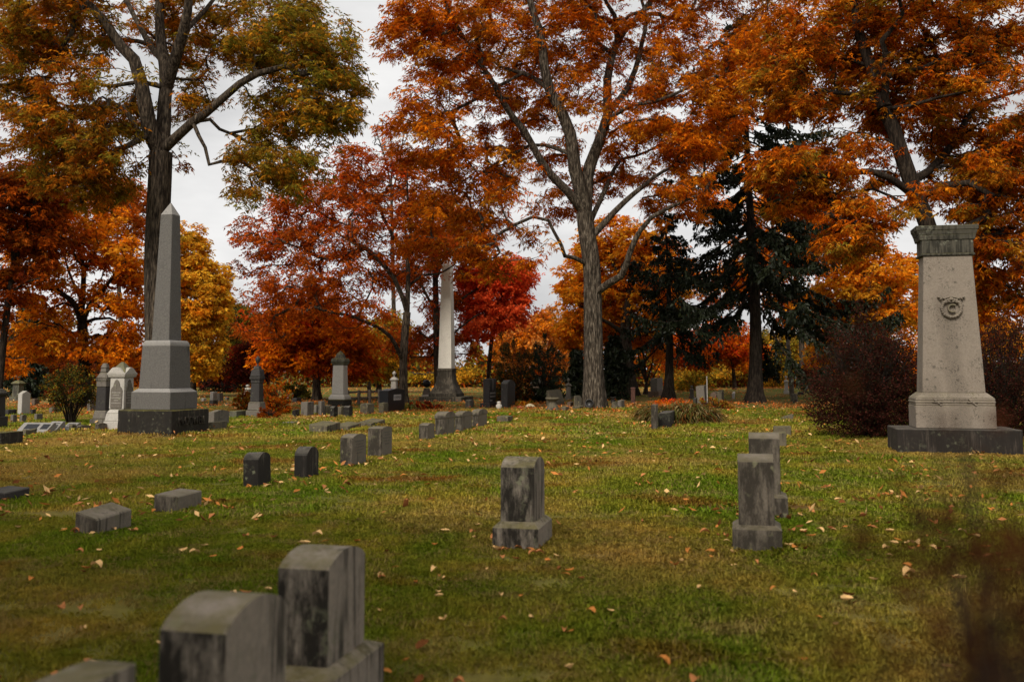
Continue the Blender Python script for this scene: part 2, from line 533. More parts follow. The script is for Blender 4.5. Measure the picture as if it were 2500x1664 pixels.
def arch(w, hs, hp, n=12):
    """tablet outline: shoulders at hs, crown at hp"""
    r = max(1e-3, hp - hs)
    R = (w * w / 4 + r * r) / (2 * r)
    a = math.asin(min(1, w / 2 / R))
    pts = [(-w / 2, 0.0)]
    for i in range(n + 1):
        q = -a + 2 * a * i / n
        pts.append((R * math.sin(q), hp - R + R * math.cos(q)))
    pts.append((w / 2, 0.0))
    return pts

def lathe(prof, seg=20, cx=0.0, cy=0.0, bm=None):
    bm = bm or bmesh.new()
    t = bmesh.new()
    rings = []
    for r, z in prof:
        if r < 1e-4:
            rings.append([t.verts.new((cx, cy, z))])
        else:
            rings.append([t.verts.new((cx + r * math.cos(2 * math.pi * i / seg), cy + r * math.sin(2 * math.pi * i / seg), z)) for i in range(seg)])
    for A, B in zip(rings, rings[1:]):
        for i in range(seg):
            j = (i + 1) % seg
            if len(A) == 1 and len(B) == 1: continue
            if len(A) == 1: t.faces.new((A[0], B[i], B[j]))
            elif len(B) == 1: t.faces.new((A[i], A[j], B[0]))
            else: t.faces.new((A[i], A[j], B[j], B[i]))
    if len(rings[0]) > 1: t.faces.new(rings[0][::-1])
    if len(rings[-1]) > 1: t.faces.new(rings[-1])
    return merge(bm, t)

def rough(bm, amp, freq, cuts=3, seed=0):
    bmesh.ops.subdivide_edges(bm, edges=bm.edges[:], cuts=cuts, use_grid_fill=True)
    for v in bm.verts:
        q = v.co * freq + Vector((seed * 3.1, seed * 1.7, seed))
        d = mnoise.noise_vector(q) + 0.5 * mnoise.noise_vector(q * 2.3)
        v.co += d * amp
    return bm

def frustum(bm, s0, s1, z0, z1, b=0.006, ry=1.0):
    return box(-s0, s0, -s0 * ry, s0 * ry, z0, z1, s0 - s1, (s0 - s1) * ry, b, bm)

def text_obj(name, body, size, mat, parent, loc, rot, depth=0.006, sx=1.0):
    cu = bpy.data.curves.new(name, 'FONT')
    cu.body = body; cu.size = size; cu.extrude = depth
    cu.align_x = 'CENTER'; cu.align_y = 'CENTER'
    o = bpy.data.objects.new(name, cu)
    COL.objects.link(o)
    bpy.context.view_layer.update()
    me = bpy.data.meshes.new_from_object(o.evaluated_get(bpy.context.evaluated_depsgraph_get()))
    COL.objects.unlink(o); bpy.data.objects.remove(o); bpy.data.curves.remove(cu)
    me.materials.clear(); me.materials.append(mat)
    r = link(bpy.data.objects.new(name, me), parent)
    r.location = loc; r.rotation_euler = rot; r.scale = (sx, 1, 1)
    return r

FACE_X = (math.radians(90), 0, math.radians(90))       # lettering that reads on the +x face
FACE_MY = (math.radians(90), 0, 0)                     # lettering that reads on the -y face

def solo(name, label, cat, bm, mat, loc, rz=-PHI, group=None, smooth=False, tilt=(0, 0)):
    o = bm_obj(name, bm, mat, None, smooth)
    o.location = loc
    o.rotation_euler = (tilt[0], tilt[1], rz)
    return tag(o, label, cat, group)

# ------------------------------------------------------------------ near headstones on two-tier bases
def based_tablet(label, cen, t, w, hs, hp, tab_t, tab_w, hb, cham, group='headstones on stepped bases', mat='old', sink=0.12):
    o = thing('headstone', label, 'headstone', cen, -PHI, group)
    bm = box(-t / 2, t / 2, -w / 2, w / 2, -sink, hb - cham, 0, 0, 0.006)
    box(-t / 2, t / 2, -w / 2, w / 2, hb - cham - 0.004, hb, (t - tab_t) / 2 * 0.85, (w - tab_w) / 2 * 0.85, 0.004, bm)
    bm_obj('base', bm, M[mat], o)
    tb = prism([(y, z + hb - 0.01) if z == 0 else (y, z) for y, z in arch(tab_w, hs, hp)], -tab_t / 2, tab_t / 2, 0.008)
    bm_obj('tablet', tb, M[mat], o)
    return o

# centre stone and the pair on the right
cen, t, w, hb = fit(1201.6, 1314, 1348, 1348, 1279.6)
zs = lambda c, py: zpix(c[0], c[1], py) - c[2]
based_tablet('round topped headstone on stepped base standing alone in mid lawn', cen, t, w, zs(cen - [0, .2, 0], 1140), zs(cen, 1114), t * 0.74, w * 0.74, hb, 0.045)
cen, t, w, hb = fit(1788.6, 1911, None, 1353, 1286, w=0.48)
based_tablet('nearer of two tall headstones on bases standing one behind the other at right', cen, t, w, zs(cen - [0, .2, 0], 1128), zs(cen, 1107), t * 0.73, w * 0.78, hb, 0.03, mat='old2')
cen, t, w, hb = fit(1816, 1925, None, 1270, 1209, w=0.48)
based_tablet('farther tall headstone half hidden behind its neighbour on the right lawn', cen, t, w, zs(cen - [0, .2, 0], 1071), zs(cen, 1055), t * 0.70, w * 0.78, hb, 0.03, mat='old2')
# the row that runs out of the picture at lower left
def near_row(label, xl, xc, ysh, ypk, d, wid, hbase, mat='old', bw=1.32):
    C = P(xc, ysh, d)
    e1, e2 = axes()
    t = along(C, -e1, xl)
    cen = C - e1 * t / 2 + e2 * wid / 2
    g = float(hgt(cen[0], cen[1]))
    hs = C[2] - g
    cen[2] = g
    hp = zpix(cen[0], cen[1], ypk) - g
    return based_tablet(label, cen, t * bw, wid * bw, hs, hp, t, wid, hbase, 0.035, mat=mat)
near_row('large blurred headstone at bottom, second from left in the front row', 387.5, 549.5, 1547.6, 1450, 3.62, 0.5, 0.16)
near_row('large round topped headstone with streaked pale face, third in the front row', 678, 801.5, 1391.7, 1333, 5.0, 0.5, 0.29, bw=1.5)
near_row('mossy headstone top just showing in the bottom left corner', -60, 80, 1700, 1668, 2.9, 0.5, 0.14)

# ------------------------------------------------------------------ upright tablets without bases
def tablet(label, xl, xc, xr, yb, ysh, ypk, mat, group='small headstones in the left row', name='headstone', lean=(0, 0), w=None):
    cen, t, w, hs = fit(xl, xc, xr, yb, ysh, w=w)
    hp = zs(cen, ypk)
    hp = max(hp, hs + 0.01)
    pr = [(y, -0.12) if z == 0 else (y, z) for y, z in arch(w, hs, hp)]
    o = solo(name, label, 'headstone', prism(pr, -t / 2, t / 2, 0.012), M[mat], cen, -PHI, group, tilt=lean)
    if 'inscribed' in label:
        for q, ln in enumerate((.30, .22, .34, .28, .2)):
            z_ = hs * (.86 - .1 * q)
            bm_obj('inscription_line', box(t / 2 + .0005, t / 2 + .003, -w * ln, w * ln, z_ - .011, z_ + .011, 0, 0, 0), M['worn_letter'], o)
    return o

tablet('blackened short headstone with white crust on its rounded top, nearest in left row', 593, 632, 662, 1192, 1122, 1103, 'black_old', lean=(0.0, -0.03))
tablet('dark stained round topped headstone, second in the left row', 717, 749, 778, 1171.5, 1112, 1089, 'black_old')
tablet('grey headstone with pale inscribed face, left one of a touching pair', 829.5, 860, 894, 1140.6, 1068.6, 1058, 'old2')
tablet('grey headstone with pale inscribed face, right one of a touching pair', 897, 932, 957, 1117, 1046, 1040, 'old2')
tablet('smallest brown headstone in front of three log topped stones', 1022, 1044, 1061, 1075, 1038, 1032, 'old2')
def log_stone(label, xl, xc, xr, yb, ysh, ypk):
    cen, t, w, hs = fit(xl, xc, xr, yb, ysh)
    hp = zs(cen, ypk)
    o = thing('headstone', label, 'headstone', cen, -PHI, 'three log topped headstones')
    bm_obj('tablet', box(-t / 2, t / 2, -w / 2, w / 2, -0.1, hs, 0, 0, 0.01), M['old2'], o)
    r = w / 2 * 1.05
    pr = [(-r, hs - 0.03)] + [(-r * math.cos(math.pi * i / 12), hs + 0.004 + (hp - hs) * math.sin(math.pi * i / 12)) for i in range(13)] + [(r, hs - 0.03)]
    bm_obj('round_cap', prism(pr, -t / 2 - 0.015, t / 2 + 0.015, 0.008), M['old2'], o)
    return o
log_stone('log topped grey headstone, nearest of three in a row', 1062, 1086, 1110, 1065, 1018, 1004)
log_stone('log topped grey headstone, middle one of three in a row', 1110, 1127, 1152, 1053.6, 1014, 1003)
log_stone('log topped grey headstone, farthest of three in a row', 1152, 1167, 1189, 1044, 1010, 998)

# ------------------------------------------------------------------ low markers
def marker(label, xl, xc, xr, yb, yt, mat='rough', slx=0.0, sly=0.0, w=None, group='low grave markers in the grass', rg=0.01, cat='grave marker', sink=0.08):
    cen, t, w, h = fit(xl, xc, xr, yb, yt, w=w)
    bm = box(-t / 2, t / 2, -w / 2, w / 2, -sink, h, 0.0, 0.0, 0.012, None, (slx, sly))
    if rg > 0:
        rough(bm, rg, 5.0, 3, xl * 0.01)
    return solo('grave_marker', label, cat, bm, M[mat], cen, -PHI, group)
marker('slant topped low grey marker nearest the left corner', 181, 235, 321, 1311, 1268, 'old2', -0.28, 0.05, rg=0.0)
marker('square low block marker beside a fallen leaf, left lawn', 374, 432, 492.5, 1255, 1211, 'old2', -0.06, 0.02, rg=0.0)
marker('dark low marker cut off by the left edge of the picture', -42, 12, 71.5, 1227, 1203, 'dark', -0.05, 0.05, rg=0.008)
marker('wide low slab marker at left of three slabs in the leaves', 754, 798, 831, 1057, 1040, 'rough', -0.08, 0.06)
marker('low slab marker in the middle of three slabs', 815.5, 850, 882, 1050, 1041, 'rough', -0.10, 0.05)
marker('tilted low slab marker at right of three slabs', 875, 906, 940, 1043, 1034, 'rough', -0.10, 0.05)
marker('flat grey slab lying among the fallen leaves', 689, 718, 741, 1036, 1030, 'grey_stone', 0.0, 0.0)
marker('small rough block standing alone near the centre of the lawn', 1213, 1240, 1252, 1033, 1017, 'rough', -0.03, 0.0)
marker('low block marker directly behind the two tall headstones on the right', 1872, 1921, None, 1092, 1055, 'rough', 0.06, 0.0, w=0.5)
marker('small low block marker behind another block, right lawn', 1889, 1932, None, 1064, 1040, 'rough', 0.03, 0.0, w=0.45)
marker('rough wedge shaped fieldstone in the grass before the right tree', 1903, 1937, None, 1027, 1011, 'rough', 0.35, 0.0, w=0.5, rg=0.02)

# ------------------------------------------------------------------ grey granite obelisk at left
def zc(ax, half, py, phi):
    e1, e2 = axes(phi)
    p = ax + e1 * half - e2 * half
    return zpix(p[0], p[1], py) - ax[2]

PHO = math.radians(17)
cen, t, w, hpl = fit(285.7, 411, 508, 1063.8, 1003, phi=PHO)
s = (t + w) / 4
ob = thing('obelisk', 'tall grey granite obelisk on black stained plinth in front of the left tree', 'obelisk', cen, -PHO)
k = s / 222 * 2
S2, S3b, S3t, S4, S5b, S5t = 162 / 222 * s, 127 / 222 * s, 116 / 222 * s, 96 / 222 * s, 73 / 222 * s, 49 / 222 * s
z1_, z2_, z2b = hpl, zc(cen, S2, 957, PHO), zc(cen, S3b, 948, PHO)
z3_, z4_ = zc(cen, S3t, 843, PHO), zc(cen, S4, 830, PHO)
z5_, z6_ = zc(cen, S5t, 523, PHO), zpix(cen[0], cen[1], 496) - cen[2]
pl = rough(box(-s, s, -s, s, -0.15, z1_, 0, 0, 0.02), 0.012, 3.0, 5)
bm_obj('plinth', pl, M['plinth'], ob)
bm = box(-S2, S2, -S2, S2, z1_ + 0.002, z2_, 0, 0, 0.012)
bm_obj('lower_step', bm, M['grey'], ob)
bm = box(-S2 + .01, S2 - .01, -S2 + .01, S2 - .01, z2_ - 0.002, z2b, S2 - S3b - 0.01, S2 - S3b - 0.01, 0.004)
bm_obj('wash', bm, M['grey_light'], ob)
bm = bmesh.new(); frustum(bm, S3b, S3t, z2b - 0.002, z3_, 0.012)
bm_obj('die', bm, M['grey'], ob)
bm = bmesh.new()
zz = z3_ - 0.002; prev = S3t - 0.004
for i in range(1, 6):
    q = math.pi / 2 * i / 5
    ns = S4 + (S3t - 0.004 - S4) * math.cos(q); nz = z3_ + (z4_ - z3_) * math.sin(q)
    box(-prev, prev, -prev, prev, zz, nz, prev - ns, prev - ns, 0, bm)
    zz, prev = nz, ns
bm_obj('rounded_cap', bm, M['grey_light'], ob)
bm = bmesh.new(); frustum(bm, S5b, S5t, z4_ - 0.002, z5_, 0.012)
bm_obj('shaft', bm, M['grey'], ob)
bm = bmesh.new(); frustum(bm, S5t, 0.012, z5_ + 0.001, z6_, 0.003)
bm_obj('pyramid_tip', bm, M['grey_light'], ob)
text_obj('raised_lettering', 'McDOWELL', 0.30, M['plinth_letter'], ob, (s + 0.006, 0.03, z1_ * 0.52), FACE_X, 0.03, 0.72)

# ------------------------------------------------------------------ pale battered monument at right
e1, e2 = axes()
C = G(2191.5, 1105)
pt = along(C, e1, 2500); pw = max(0.6 * pt, min(along(C, e2, 2169.5), pt))
cen = C + e1 * pt / 2 + e2 * pw / 2
cen[2] = float(hgt(cen[0], cen[1]))
mo = thing('monument', 'tall pale tapered monument with dark cornice and carved wreath at right', 'monument', cen, -PHI)
mpp = pt / (2500 - 2191.5)
def fz(half_w, py):          # height on the front face plane
    p = cen - e2 * half_w
    return zpix(p[0], p[1], py) - cen[2]
ry = pw / pt
W0, W1, WSb, WSt, WF, WC = pt / 2, 200 * mpp / 2, 158 * mpp / 2, 124 * mpp / 2, 132 * mpp / 2, 158 * mpp / 2
zz0 = fz(W0 * ry, 1048)
zz1b, zz1 = zz0, fz(W1 * ry, 990)
zsb, zst = fz(WSb * ry, 962), fz(WSt * ry, 624)
zf, zcn = fz(WF * ry, 585), fz(WC * ry, 549)
bm = rough(box(-W0, W0, -pw / 2, pw / 2, -0.15, zz0, 0, 0, 0.015), 0.006, 3.0, 3)
bm_obj('plinth', bm, M['mon_plinth'], mo)
bm = bmesh.new(); frustum(bm, W1, W1, zz0 + 0.003, zz1, 0.012, ry)
bm_obj('lower_block', bm, M['pale_mon'], mo)
bm = bmesh.new()
zr = zz1
for i in range(3):
    hh = (zsb - zz1) * 0.22
    frustum(bm, W1 * (0.99 + 0.012 * (i == 1)), W1 * (0.99 + 0.012 * (i == 1)), zr + 0.001, zr + hh, 0.012, ry)
    zr += hh
bm_obj('reeded_moulding', bm, M['pale_mon'], mo)
for sgn in (-0.45, 0.42):
    bx = bmesh.new()
    for q in (-1, 1):
        box(-0.10, 0.10, -0.014, 0.014, -0.012, 0.012, 0, 0, 0.004, bx)
        bmesh.ops.rotate(bx, verts=bx.verts[:], cent=(0, 0, 0), matrix=Matrix.Rotation(0.75 if q < 0 else 0, 3, 'Y'))
    o = bm_obj('ribbon_cross', bx, M['pale_mon'], mo)
    o.location = (W1 * sgn, -W1 * ry - 0.012, (zz1 + zr) / 2)
bm = bmesh.new(); frustum(bm, W1 * 0.985, WSb * 1.03, zr + 0.001, zsb + 0.03, 0.006, ry)
bm_obj('splayed_foot', bm, M['pale_mon'], mo)
bm = bmesh.new(); frustum(bm, WSb, WSt, zsb + 0.028, zst, 0.01, ry)
bm_obj('shaft', bm, M['pale_mon'], mo)
bm = bmesh.new(); frustum(bm, WF * 1.05, WF * 1.05, zst - 0.002, zst + 0.05, 0.012, ry)
bm_obj('necking', bm, M['cap'], mo)
bm = bmesh.new(); frustum(bm, WF, WF, zst + 0.048, zf, 0.008, ry)
bm_obj('frieze', bm, M['cap'], mo)
bm = bmesh.new()
hc = zcn - zf
frustum(bm, WF * 1.06, WC * 0.93, zf - 0.002, zf + hc * 0.35, 0.008, ry)
frustum(bm, WC * 0.93, WC * 0.98, zf + hc * 0.352, zf + hc * 0.66, 0.008, ry)
frustum(bm, WC, WC * 1.02, zf + hc * 0.662, zcn, 0.01, ry)
bm_obj('cornice', bm, M['cap'], mo)
# wreath with ribbon, ring and letter C
zw = fz((WSb + WSt) / 2 * ry, 752)
fr = (zw - zsb) / (zst - zsb)
hw = WSb + (WSt - WSb) * fr
yw = -hw * ry
tiltw = math.atan2((WSb - WSt) * ry, zst - zsb)
R = 28 * mpp
wr = bmesh.new()
for i in range(26):
    a_ = 2 * math.pi * i / 26
    tmp = bmesh.new()
    bmesh.ops.create_icosphere(tmp, subdivisions=2, radius=1.0)
    for v in tmp.verts:
        v.co = Vector((v.co.x * R * 0.17, v.co.y * 0.06, v.co.z * R * 0.19 * (1.0 + 0.25 * math.sin(i * 2.1))))
    bmesh.ops.rotate(tmp, verts=tmp.verts[:], cent=(0, 0, 0), matrix=Matrix.Rotation(-a_ + 0.6 * (-1) ** i, 3, 'Y'))
    bmesh.ops.translate(tmp, verts=tmp.verts[:], vec=(R * 0.86 * math.cos(a_), 0, R * 0.86 * math.sin(a_)))
    merge(wr, tmp)
wo = bm_obj('wreath', wr, M['pale_mon'], mo, True)
wo.location = (0.02, yw - 0.02, zw); wo.rotation_euler = (-tiltw, 0, 0)
rb = bmesh.new()
for sx in (-1, 1):
    for (dx, dz, rx, rz_, an) in ((0.32, 1.02, .26, .10, .3), (0.62, 0.92, .2, .09, -.5), (0.95, 0.9, .16, .08, .9), (1.12, 1.05, .15, .08, -.3), (0.18, 0.62, .2, .09, -.4), (0.45, 0.55, .18, .07, .3)):
        tmp = bmesh.new(); bmesh.ops.create_icosphere(tmp, subdivisions=2, radius=1.0)
        for v in tmp.verts: v.co = Vector((v.co.x * R * rx, v.co.y * 0.055, v.co.z * R * rz_))
        bmesh.ops.rotate(tmp, verts=tmp.verts[:], cent=(0, 0, 0), matrix=Matrix.Rotation(an * sx, 3, 'Y'))
        bmesh.ops.translate(tmp, verts=tmp.verts[:], vec=(dx * R * sx, 0, dz * R))
        merge(rb, tmp)
o = bm_obj('ribbon', rb, M['pale_mon'], wo, True)
o.location = (0, -0.012, 0)
text_obj('raised_letter', 'C', R * 1.15, M['pale_mon'], wo, (-0.0, -0.01, -R * 0.06), FACE_MY, 0.045)

# ------------------------------------------------------------------ pale obelisk among the red trees
cen, t, w, h = fit(1032.6, 1108, 1145, 981, 970)
t = w = (t + w) / 2
om = thing('obelisk', 'slender pale obelisk on dark flared base before the red trees', 'obelisk', cen, -PHI)
mp = cen[1] / F
sl = t / 2
bm_obj('slab', box(-sl, sl, -sl, sl, -0.2, h, 0, 0, 0.02), M['obelisk_base'], om)
s2 = sl * 0.66
za, zb = zc(cen, s2, 960, PHI), zc(cen, s2 * .8, 905, PHI)
bm_obj('step', box(-s2, s2, -s2, s2, h + 0.002, za, 0, 0, 0.015), M['obelisk_base'], om)
bm = bmesh.new()
s3 = s2 * 0.52
pz, ps = za + 0.002, s2 * 0.95
for i in range(1, 8):
    q = i / 7
    ns = s3 + (s2 * 0.95 - s3) * (1 - q) ** 2.2
    nz = za + (zb - za) * q
    box(-ps, ps, -ps, ps, pz, nz, ps - ns, ps - ns, 0, bm); pz, ps = nz, ns
bm_obj('flared_base', bm, M['obelisk_base'], om)
bm_obj('band', box(-s3 * 1.06, s3 * 1.06, -s3 * 1.06, s3 * 1.06, zb - 0.002, zb + 0.13, 0, 0, 0.02), M['obelisk_base'], om)
zt = zpix(cen[0], cen[1], 648) - cen[2]
bm = bmesh.new(); frustum(bm, s3 * 0.93, s3 * 0.62, zb + 0.128, zt, 0.015)
bm_obj('shaft', bm, M['obelisk_mid'], om)
bm = bmesh.new(); frustum(bm, s3 * 0.62, 0.02, zt + 0.001, zt + 0.36, 0.004)
bm_obj('pyramid_tip', bm, M['obelisk_mid'], om)

# ------------------------------------------------------------------ dark polished stone with a lettered panel
cen, t, w, h = fit(925, 947, 988, 1008, 951)
hst = thing('headstone', 'black polished headstone with pale lettered name panel under the red tree', 'headstone', cen, -PHI)
pr = [(-w / 2, -0.1)] + [(-w / 2 + w * i / 16, h * (0.955 + 0.07 * (0.5 - 0.5 * math.cos(2 * math.pi * i / 16)))) for i in range(17)] + [(w / 2, -0.1)]
bm_obj('tablet', prism(pr, -t / 2, t / 2, 0.01), M['black'], hst)
bm_obj('name_panel', box(t / 2 + 0.002, t / 2 + 0.012, -w * 0.18, w * 0.26, h * 0.52, h * 0.76, 0, 0, 0.002), M['panel'], hst)
text_obj('panel_lettering', 'HARRIS', h * 0.235, M['letter_dark'], hst, (t / 2 + 0.014, w * 0.04, h * 0.64), FACE_X, 0.003, w * 0.44 / (h * 0.235 * 3.55))

# ------------------------------------------------------------------ pillars and monuments farther back
def urn(r, h):
    return [(r * .5, 0), (r * .55, h * .05), (r * .25, h * .12), (r * .25, h * .2), (r * .7, h * .35), (r, h * .6), (r * 1.0, h * .7), (r * .7, h * .76), (r * .75, h * .8), (r * .45, h * .86), (r * .2, h * .93), (0.0, h)]

cen, t, w, h = fit(600, 632, 652, 1020, 1001)
s = (t + w) / 4
pd = thing('pillar_monument', 'near black granite pillar with carved cap and urn between two rusty bushes', 'monument', cen, -PHI)
Z = lambda py: zpix(cen[0], cen[1] - 0.3, py) - cen[2]
bm_obj('base', box(-s, s, -s, s, -0.1, Z(1002), 0, 0, 0.02), M['grey_stone'], pd)
bm = box(-s * .86, s * .86, -s * .86, s * .86, Z(1002) + .002, Z(984), .02, .02, 0.02)
frustum(bm, s * .82, s * .66, Z(984), Z(981), 0.01)
bm_obj('step', bm, M['grey_stone'], pd)
bm = bmesh.new(); frustum(bm, s * .64, s * .56, Z(981) + .002, Z(935), 0.015)
bm_obj('shaft', bm, M['dark'], pd)
bm = bmesh.new()
frustum(bm, s * .60, s * .60, Z(935) + .001, Z(926), 0.01)
frustum(bm, s * .72, s * .72, Z(926) + .001, Z(919), 0.01)
frustum(bm, s * .70, s * .55, Z(919) + .001, Z(901), 0.02)
frustum(bm, s * .42, s * .32, Z(901) + .001, Z(893), 0.01)
bm_obj('carved_cap', bm, M['dark'], pd)
bm = lathe([(r, z + Z(893)) for r, z in urn(s * .32, Z(867) - Z(893))], 16)
bm_obj('urn', bm, M['dark'], pd, True)

cen, t, w, h = fit(803, 832, 855, 992, 975)
s = (t + w) / 4
pw_ = thing('pillar_monument', 'white marble pillar with mossy domed cap on dark plinth below orange tree', 'monument', cen, -PHI)
Z = lambda py: zpix(cen[0], cen[1] - 0.3, py) - cen[2]
bm_obj('plinth', box(-s, s, -s, s, -0.1, Z(975), 0, 0, 0.03), M['plinth'], pw_)
bm = box(-s * .92, s * .92, -s * .92, s * .92, Z(975) + .002, Z(968), 0, 0, 0.015)
frustum(bm, s * .88, s * .72, Z(968), Z(962), 0.015)
bm_obj('step', bm, M['pale'], pw_)
bm = bmesh.new(); frustum(bm, s * .68, s * .60, Z(962) + .002, Z(891), 0.02)
bm_obj('shaft', bm, M['pale'], pw_)
bm = bmesh.new(); frustum(bm, s * .62, s * .80, Z(891) + .001, Z(884), 0.015)
frustum(bm, s * .82, s * .74, Z(884) + .001, Z(874), 0.04)
bm = lathe([(s * .62, Z(874)), (s * .5, Z(868)), (s * .42, Z(864)), (s * .2, Z(859)), (0.0, Z(855.5))], 16, 0, 0, bm)
bm_obj('domed_cap', bm, M['verdigris'], pw_)

# white gothic monument
cen, t, w, h = fit(251, 300, 336, 1050, 1028)
s = (t + w) / 4
gm = thing('gothic_monument', 'white marble monument with mossy gabled roof and pointed arch panels', 'monument', cen, -PHI)
Z = lambda py: zpix(cen[0], cen[1] - 0.35, py) - cen[2]
bm_obj('base', box(-s, s, -s, s, -0.1, Z(1029), 0, 0, 0.015), M['pale'], gm)
bm_obj('step', box(-s * .93, s * .93, -s * .93, s * .93, Z(1029) + .002, Z(1009), .03, .03, 0.012), M['pale'], gm)
bm_obj('upper_step', box(-s * .84, s * .84, -s * .84, s * .84, Z(1009) + .002, Z(999), .06, .06, 0.012), M['pale'], gm)
sb = s * .70
bm_obj('shaft', box(-sb, sb, -sb, sb, Z(999) + .002, Z(921), .01, .01, 0.01), M['pale'], gm)
bm_obj('eaves', box(-sb * 1.12, sb * 1.12, -sb * 1.12, sb * 1.12, Z(921) + .001, Z(911), -.04, -.04, 0.012), M['pale'], gm)
rb_ = sb * 1.2
bm = bmesh.new(); frustum(bm, rb_, 0.03, Z(911) + .001, Z(883), 0.01)
bm_obj('roof', bm, M['verdigris'], gm)
hg = Z(897) - Z(911)
for ax_ in ('x', 'y'):
    for sg in (-1, 1):
        pr = [(-rb_, Z(911) + 0.002)] + [(-rb_ + 2 * rb_ * i / 12, Z(911) + 0.01 + hg * (0.5 - 0.5 * math.cos(2 * math.pi * i / 12)) ** 0.8) for i in range(13)] + [(rb_, Z(911) + 0.002)]
        a0, a1 = (rb_ * 0.55, rb_ + 0.01) if sg > 0 else (-rb_ - 0.01, -rb_ * 0.55)
        bm_obj('gable', prism(pr, a0, a1, 0.006, ax_), M['pale'], gm)
def trefoil(hw, z0, z1):
    pts = [(-hw, z0), (-hw, z0 + (z1 - z0) * .62)]
    for (u, v) in ((-.86, .70), (-.62, .75), (-.55, .74), (-.50, .84), (-.30, .95), (0, 1.0), (.30, .95), (.50, .84), (.55, .74), (.62, .75), (.86, .70)):
        pts.append((u * hw, z0 + v * (z1 - z0)))
    pts += [(hw, z0 + (z1 - z0) * .62), (hw, z0)]
    return pts
for ax_ in ('x', 'y'):
    pr = trefoil(sb * .78, Z(996), Z(926))
    a0, a1 = (sb + .002, sb + .022) if ax_ == 'x' else (-sb - .022, -sb - .002)
    po = bm_obj('arched_panel', prism(pr, a0, a1, 0.004, ax_), M['grey_stone'], gm)
    for q, ln in enumerate((0.6, 0.45, 0.7, 0.3, 0.65)):
        z_ = Z(958) + (Z(990) - Z(958)) * q / 5
        if ax_ == 'x':
            bm = box(a1 + .001, a1 + .005, -sb * ln, sb * ln, z_ - .012, z_ + .012, 0, 0, 0)
        else:
            bm = box(-sb * ln, sb * ln, a0 - .005, a0 - .001, z_ - .012, z_ + .012, 0, 0, 0)
        bm_obj('inscription_line', bm, M['faint_letter'], po)

# dark granite companion
cen, t, w, h = fit(218, 255, 285, 1037, 1024)
s = (t + w) / 4
dm = thing('pillar_monument', 'dark brown stone monument half hidden behind the white gothic monument', 'monument', cen, -PHI)
Z = lambda py: zpix(cen[0], cen[1] - 0.35, py) - cen[2]
bm_obj('base', box(-s, s, -s, s, -0.1, Z(1023), 0, 0, 0.02), M['grey_stone'], dm)
bm_obj('step', box(-s * .82, s * .82, -s * .82, s * .82, Z(1023) + .002, Z(1002), .04, .04, 0.02), M['grey_stone'], dm)
bm = bmesh.new(); frustum(bm, s * .62, s * .56, Z(1002) + .002, Z(944), 0.015)
bm_obj('shaft', bm, M['dark'], dm)
bm = bmesh.new()
frustum(bm, s * .60, s * .60, Z(944) + .001, Z(931), 0.01); frustum(bm, s * .62, s * .70, Z(931) + .001, Z(924), 0.01)
frustum(bm, s * .72, s * .36, Z(924) + .001, Z(908), 0.03); frustum(bm, s * .36, s * .30, Z(908), Z(898), 0.01); frustum(bm, s * .38, s * .2, Z(898), Z(886), 0.02)
bm_obj('cap', bm, M['grey_stone'], dm)

# pillar cut by the left edge
cen, t, w, h = fit(-40, -5, 25, 1046, 1036)
s = (t + w) / 4
lm = thing('pillar_monument', 'black stone pillar with flared cap cut by the left edge', 'monument', cen, -PHI)
Z = lambda py: zpix(cen[0], cen[1] - 0.35, py) - cen[2]
bm_obj('base', box(-s, s, -s, s, -0.1, Z(1042), 0, 0, 0.02), M['dark'], lm)
bm_obj('die', box(-s * .82, s * .82, -s * .82, s * .82, Z(1042) + .002, Z(1017), 0, 0, 0.015), M['dark'], lm)
bm = bmesh.new(); frustum(bm, s * .60, s * .55, Z(1017) + .002, Z(968), 0.01); bm_obj('shaft', bm, M['dark'], lm)
bm = bmesh.new(); frustum(bm, s * .60, s * .80, Z(968) + .001, Z(961), 0.01); frustum(bm, s * .80, s * .35, Z(961) + .001, Z(949), 0.02); bm_obj('cap', bm, M['dark'], lm)

# die with rounded top, ball monument, spire, small urn column
cen, t, w, h = fit(1288, 1325, 1340, 972, 963)
t = max(t, .5); w = max(w, .45)
dd = thing('monument', 'brown granite die with curved top before the dark evergreen bush', 'monument', cen, -PHI)
Z = lambda py: zpix(cen[0], cen[1] - 0.3, py) - cen[2]
q = t / 2; q2 = w / 2
bm_obj('base', box(-q, q, -q2, q2, -0.1, Z(966), 0, 0, .02), M['grey_stone'], dd)
bm_obj('foot', box(-q * .9, q * .9, -q2 * .9, q2 * .9, Z(966) + .002, Z(954), q * .2, q2 * .2, .015), M['grey_stone'], dd)
bm_obj('die', box(-q * .68, q * .68, -q2 * .68, q2 * .68, Z(954) + .002, Z(937), .02, .02, .01), M['brown_stone'], dd)
bm = box(-q * .84, q * .84, -q2 * .84, q2 * .84, Z(937) + .001, Z(929), 0, 0, .02)
prism([(x, z + Z(929)) for x, z in arch(q * 1.3, (Z(922) - Z(929)), (Z(918) - Z(929)))], -q2 * .6, q2 * .6, .01, 'y', bm)
bm_obj('curved_cap', bm, M['grey_stone'], dd)

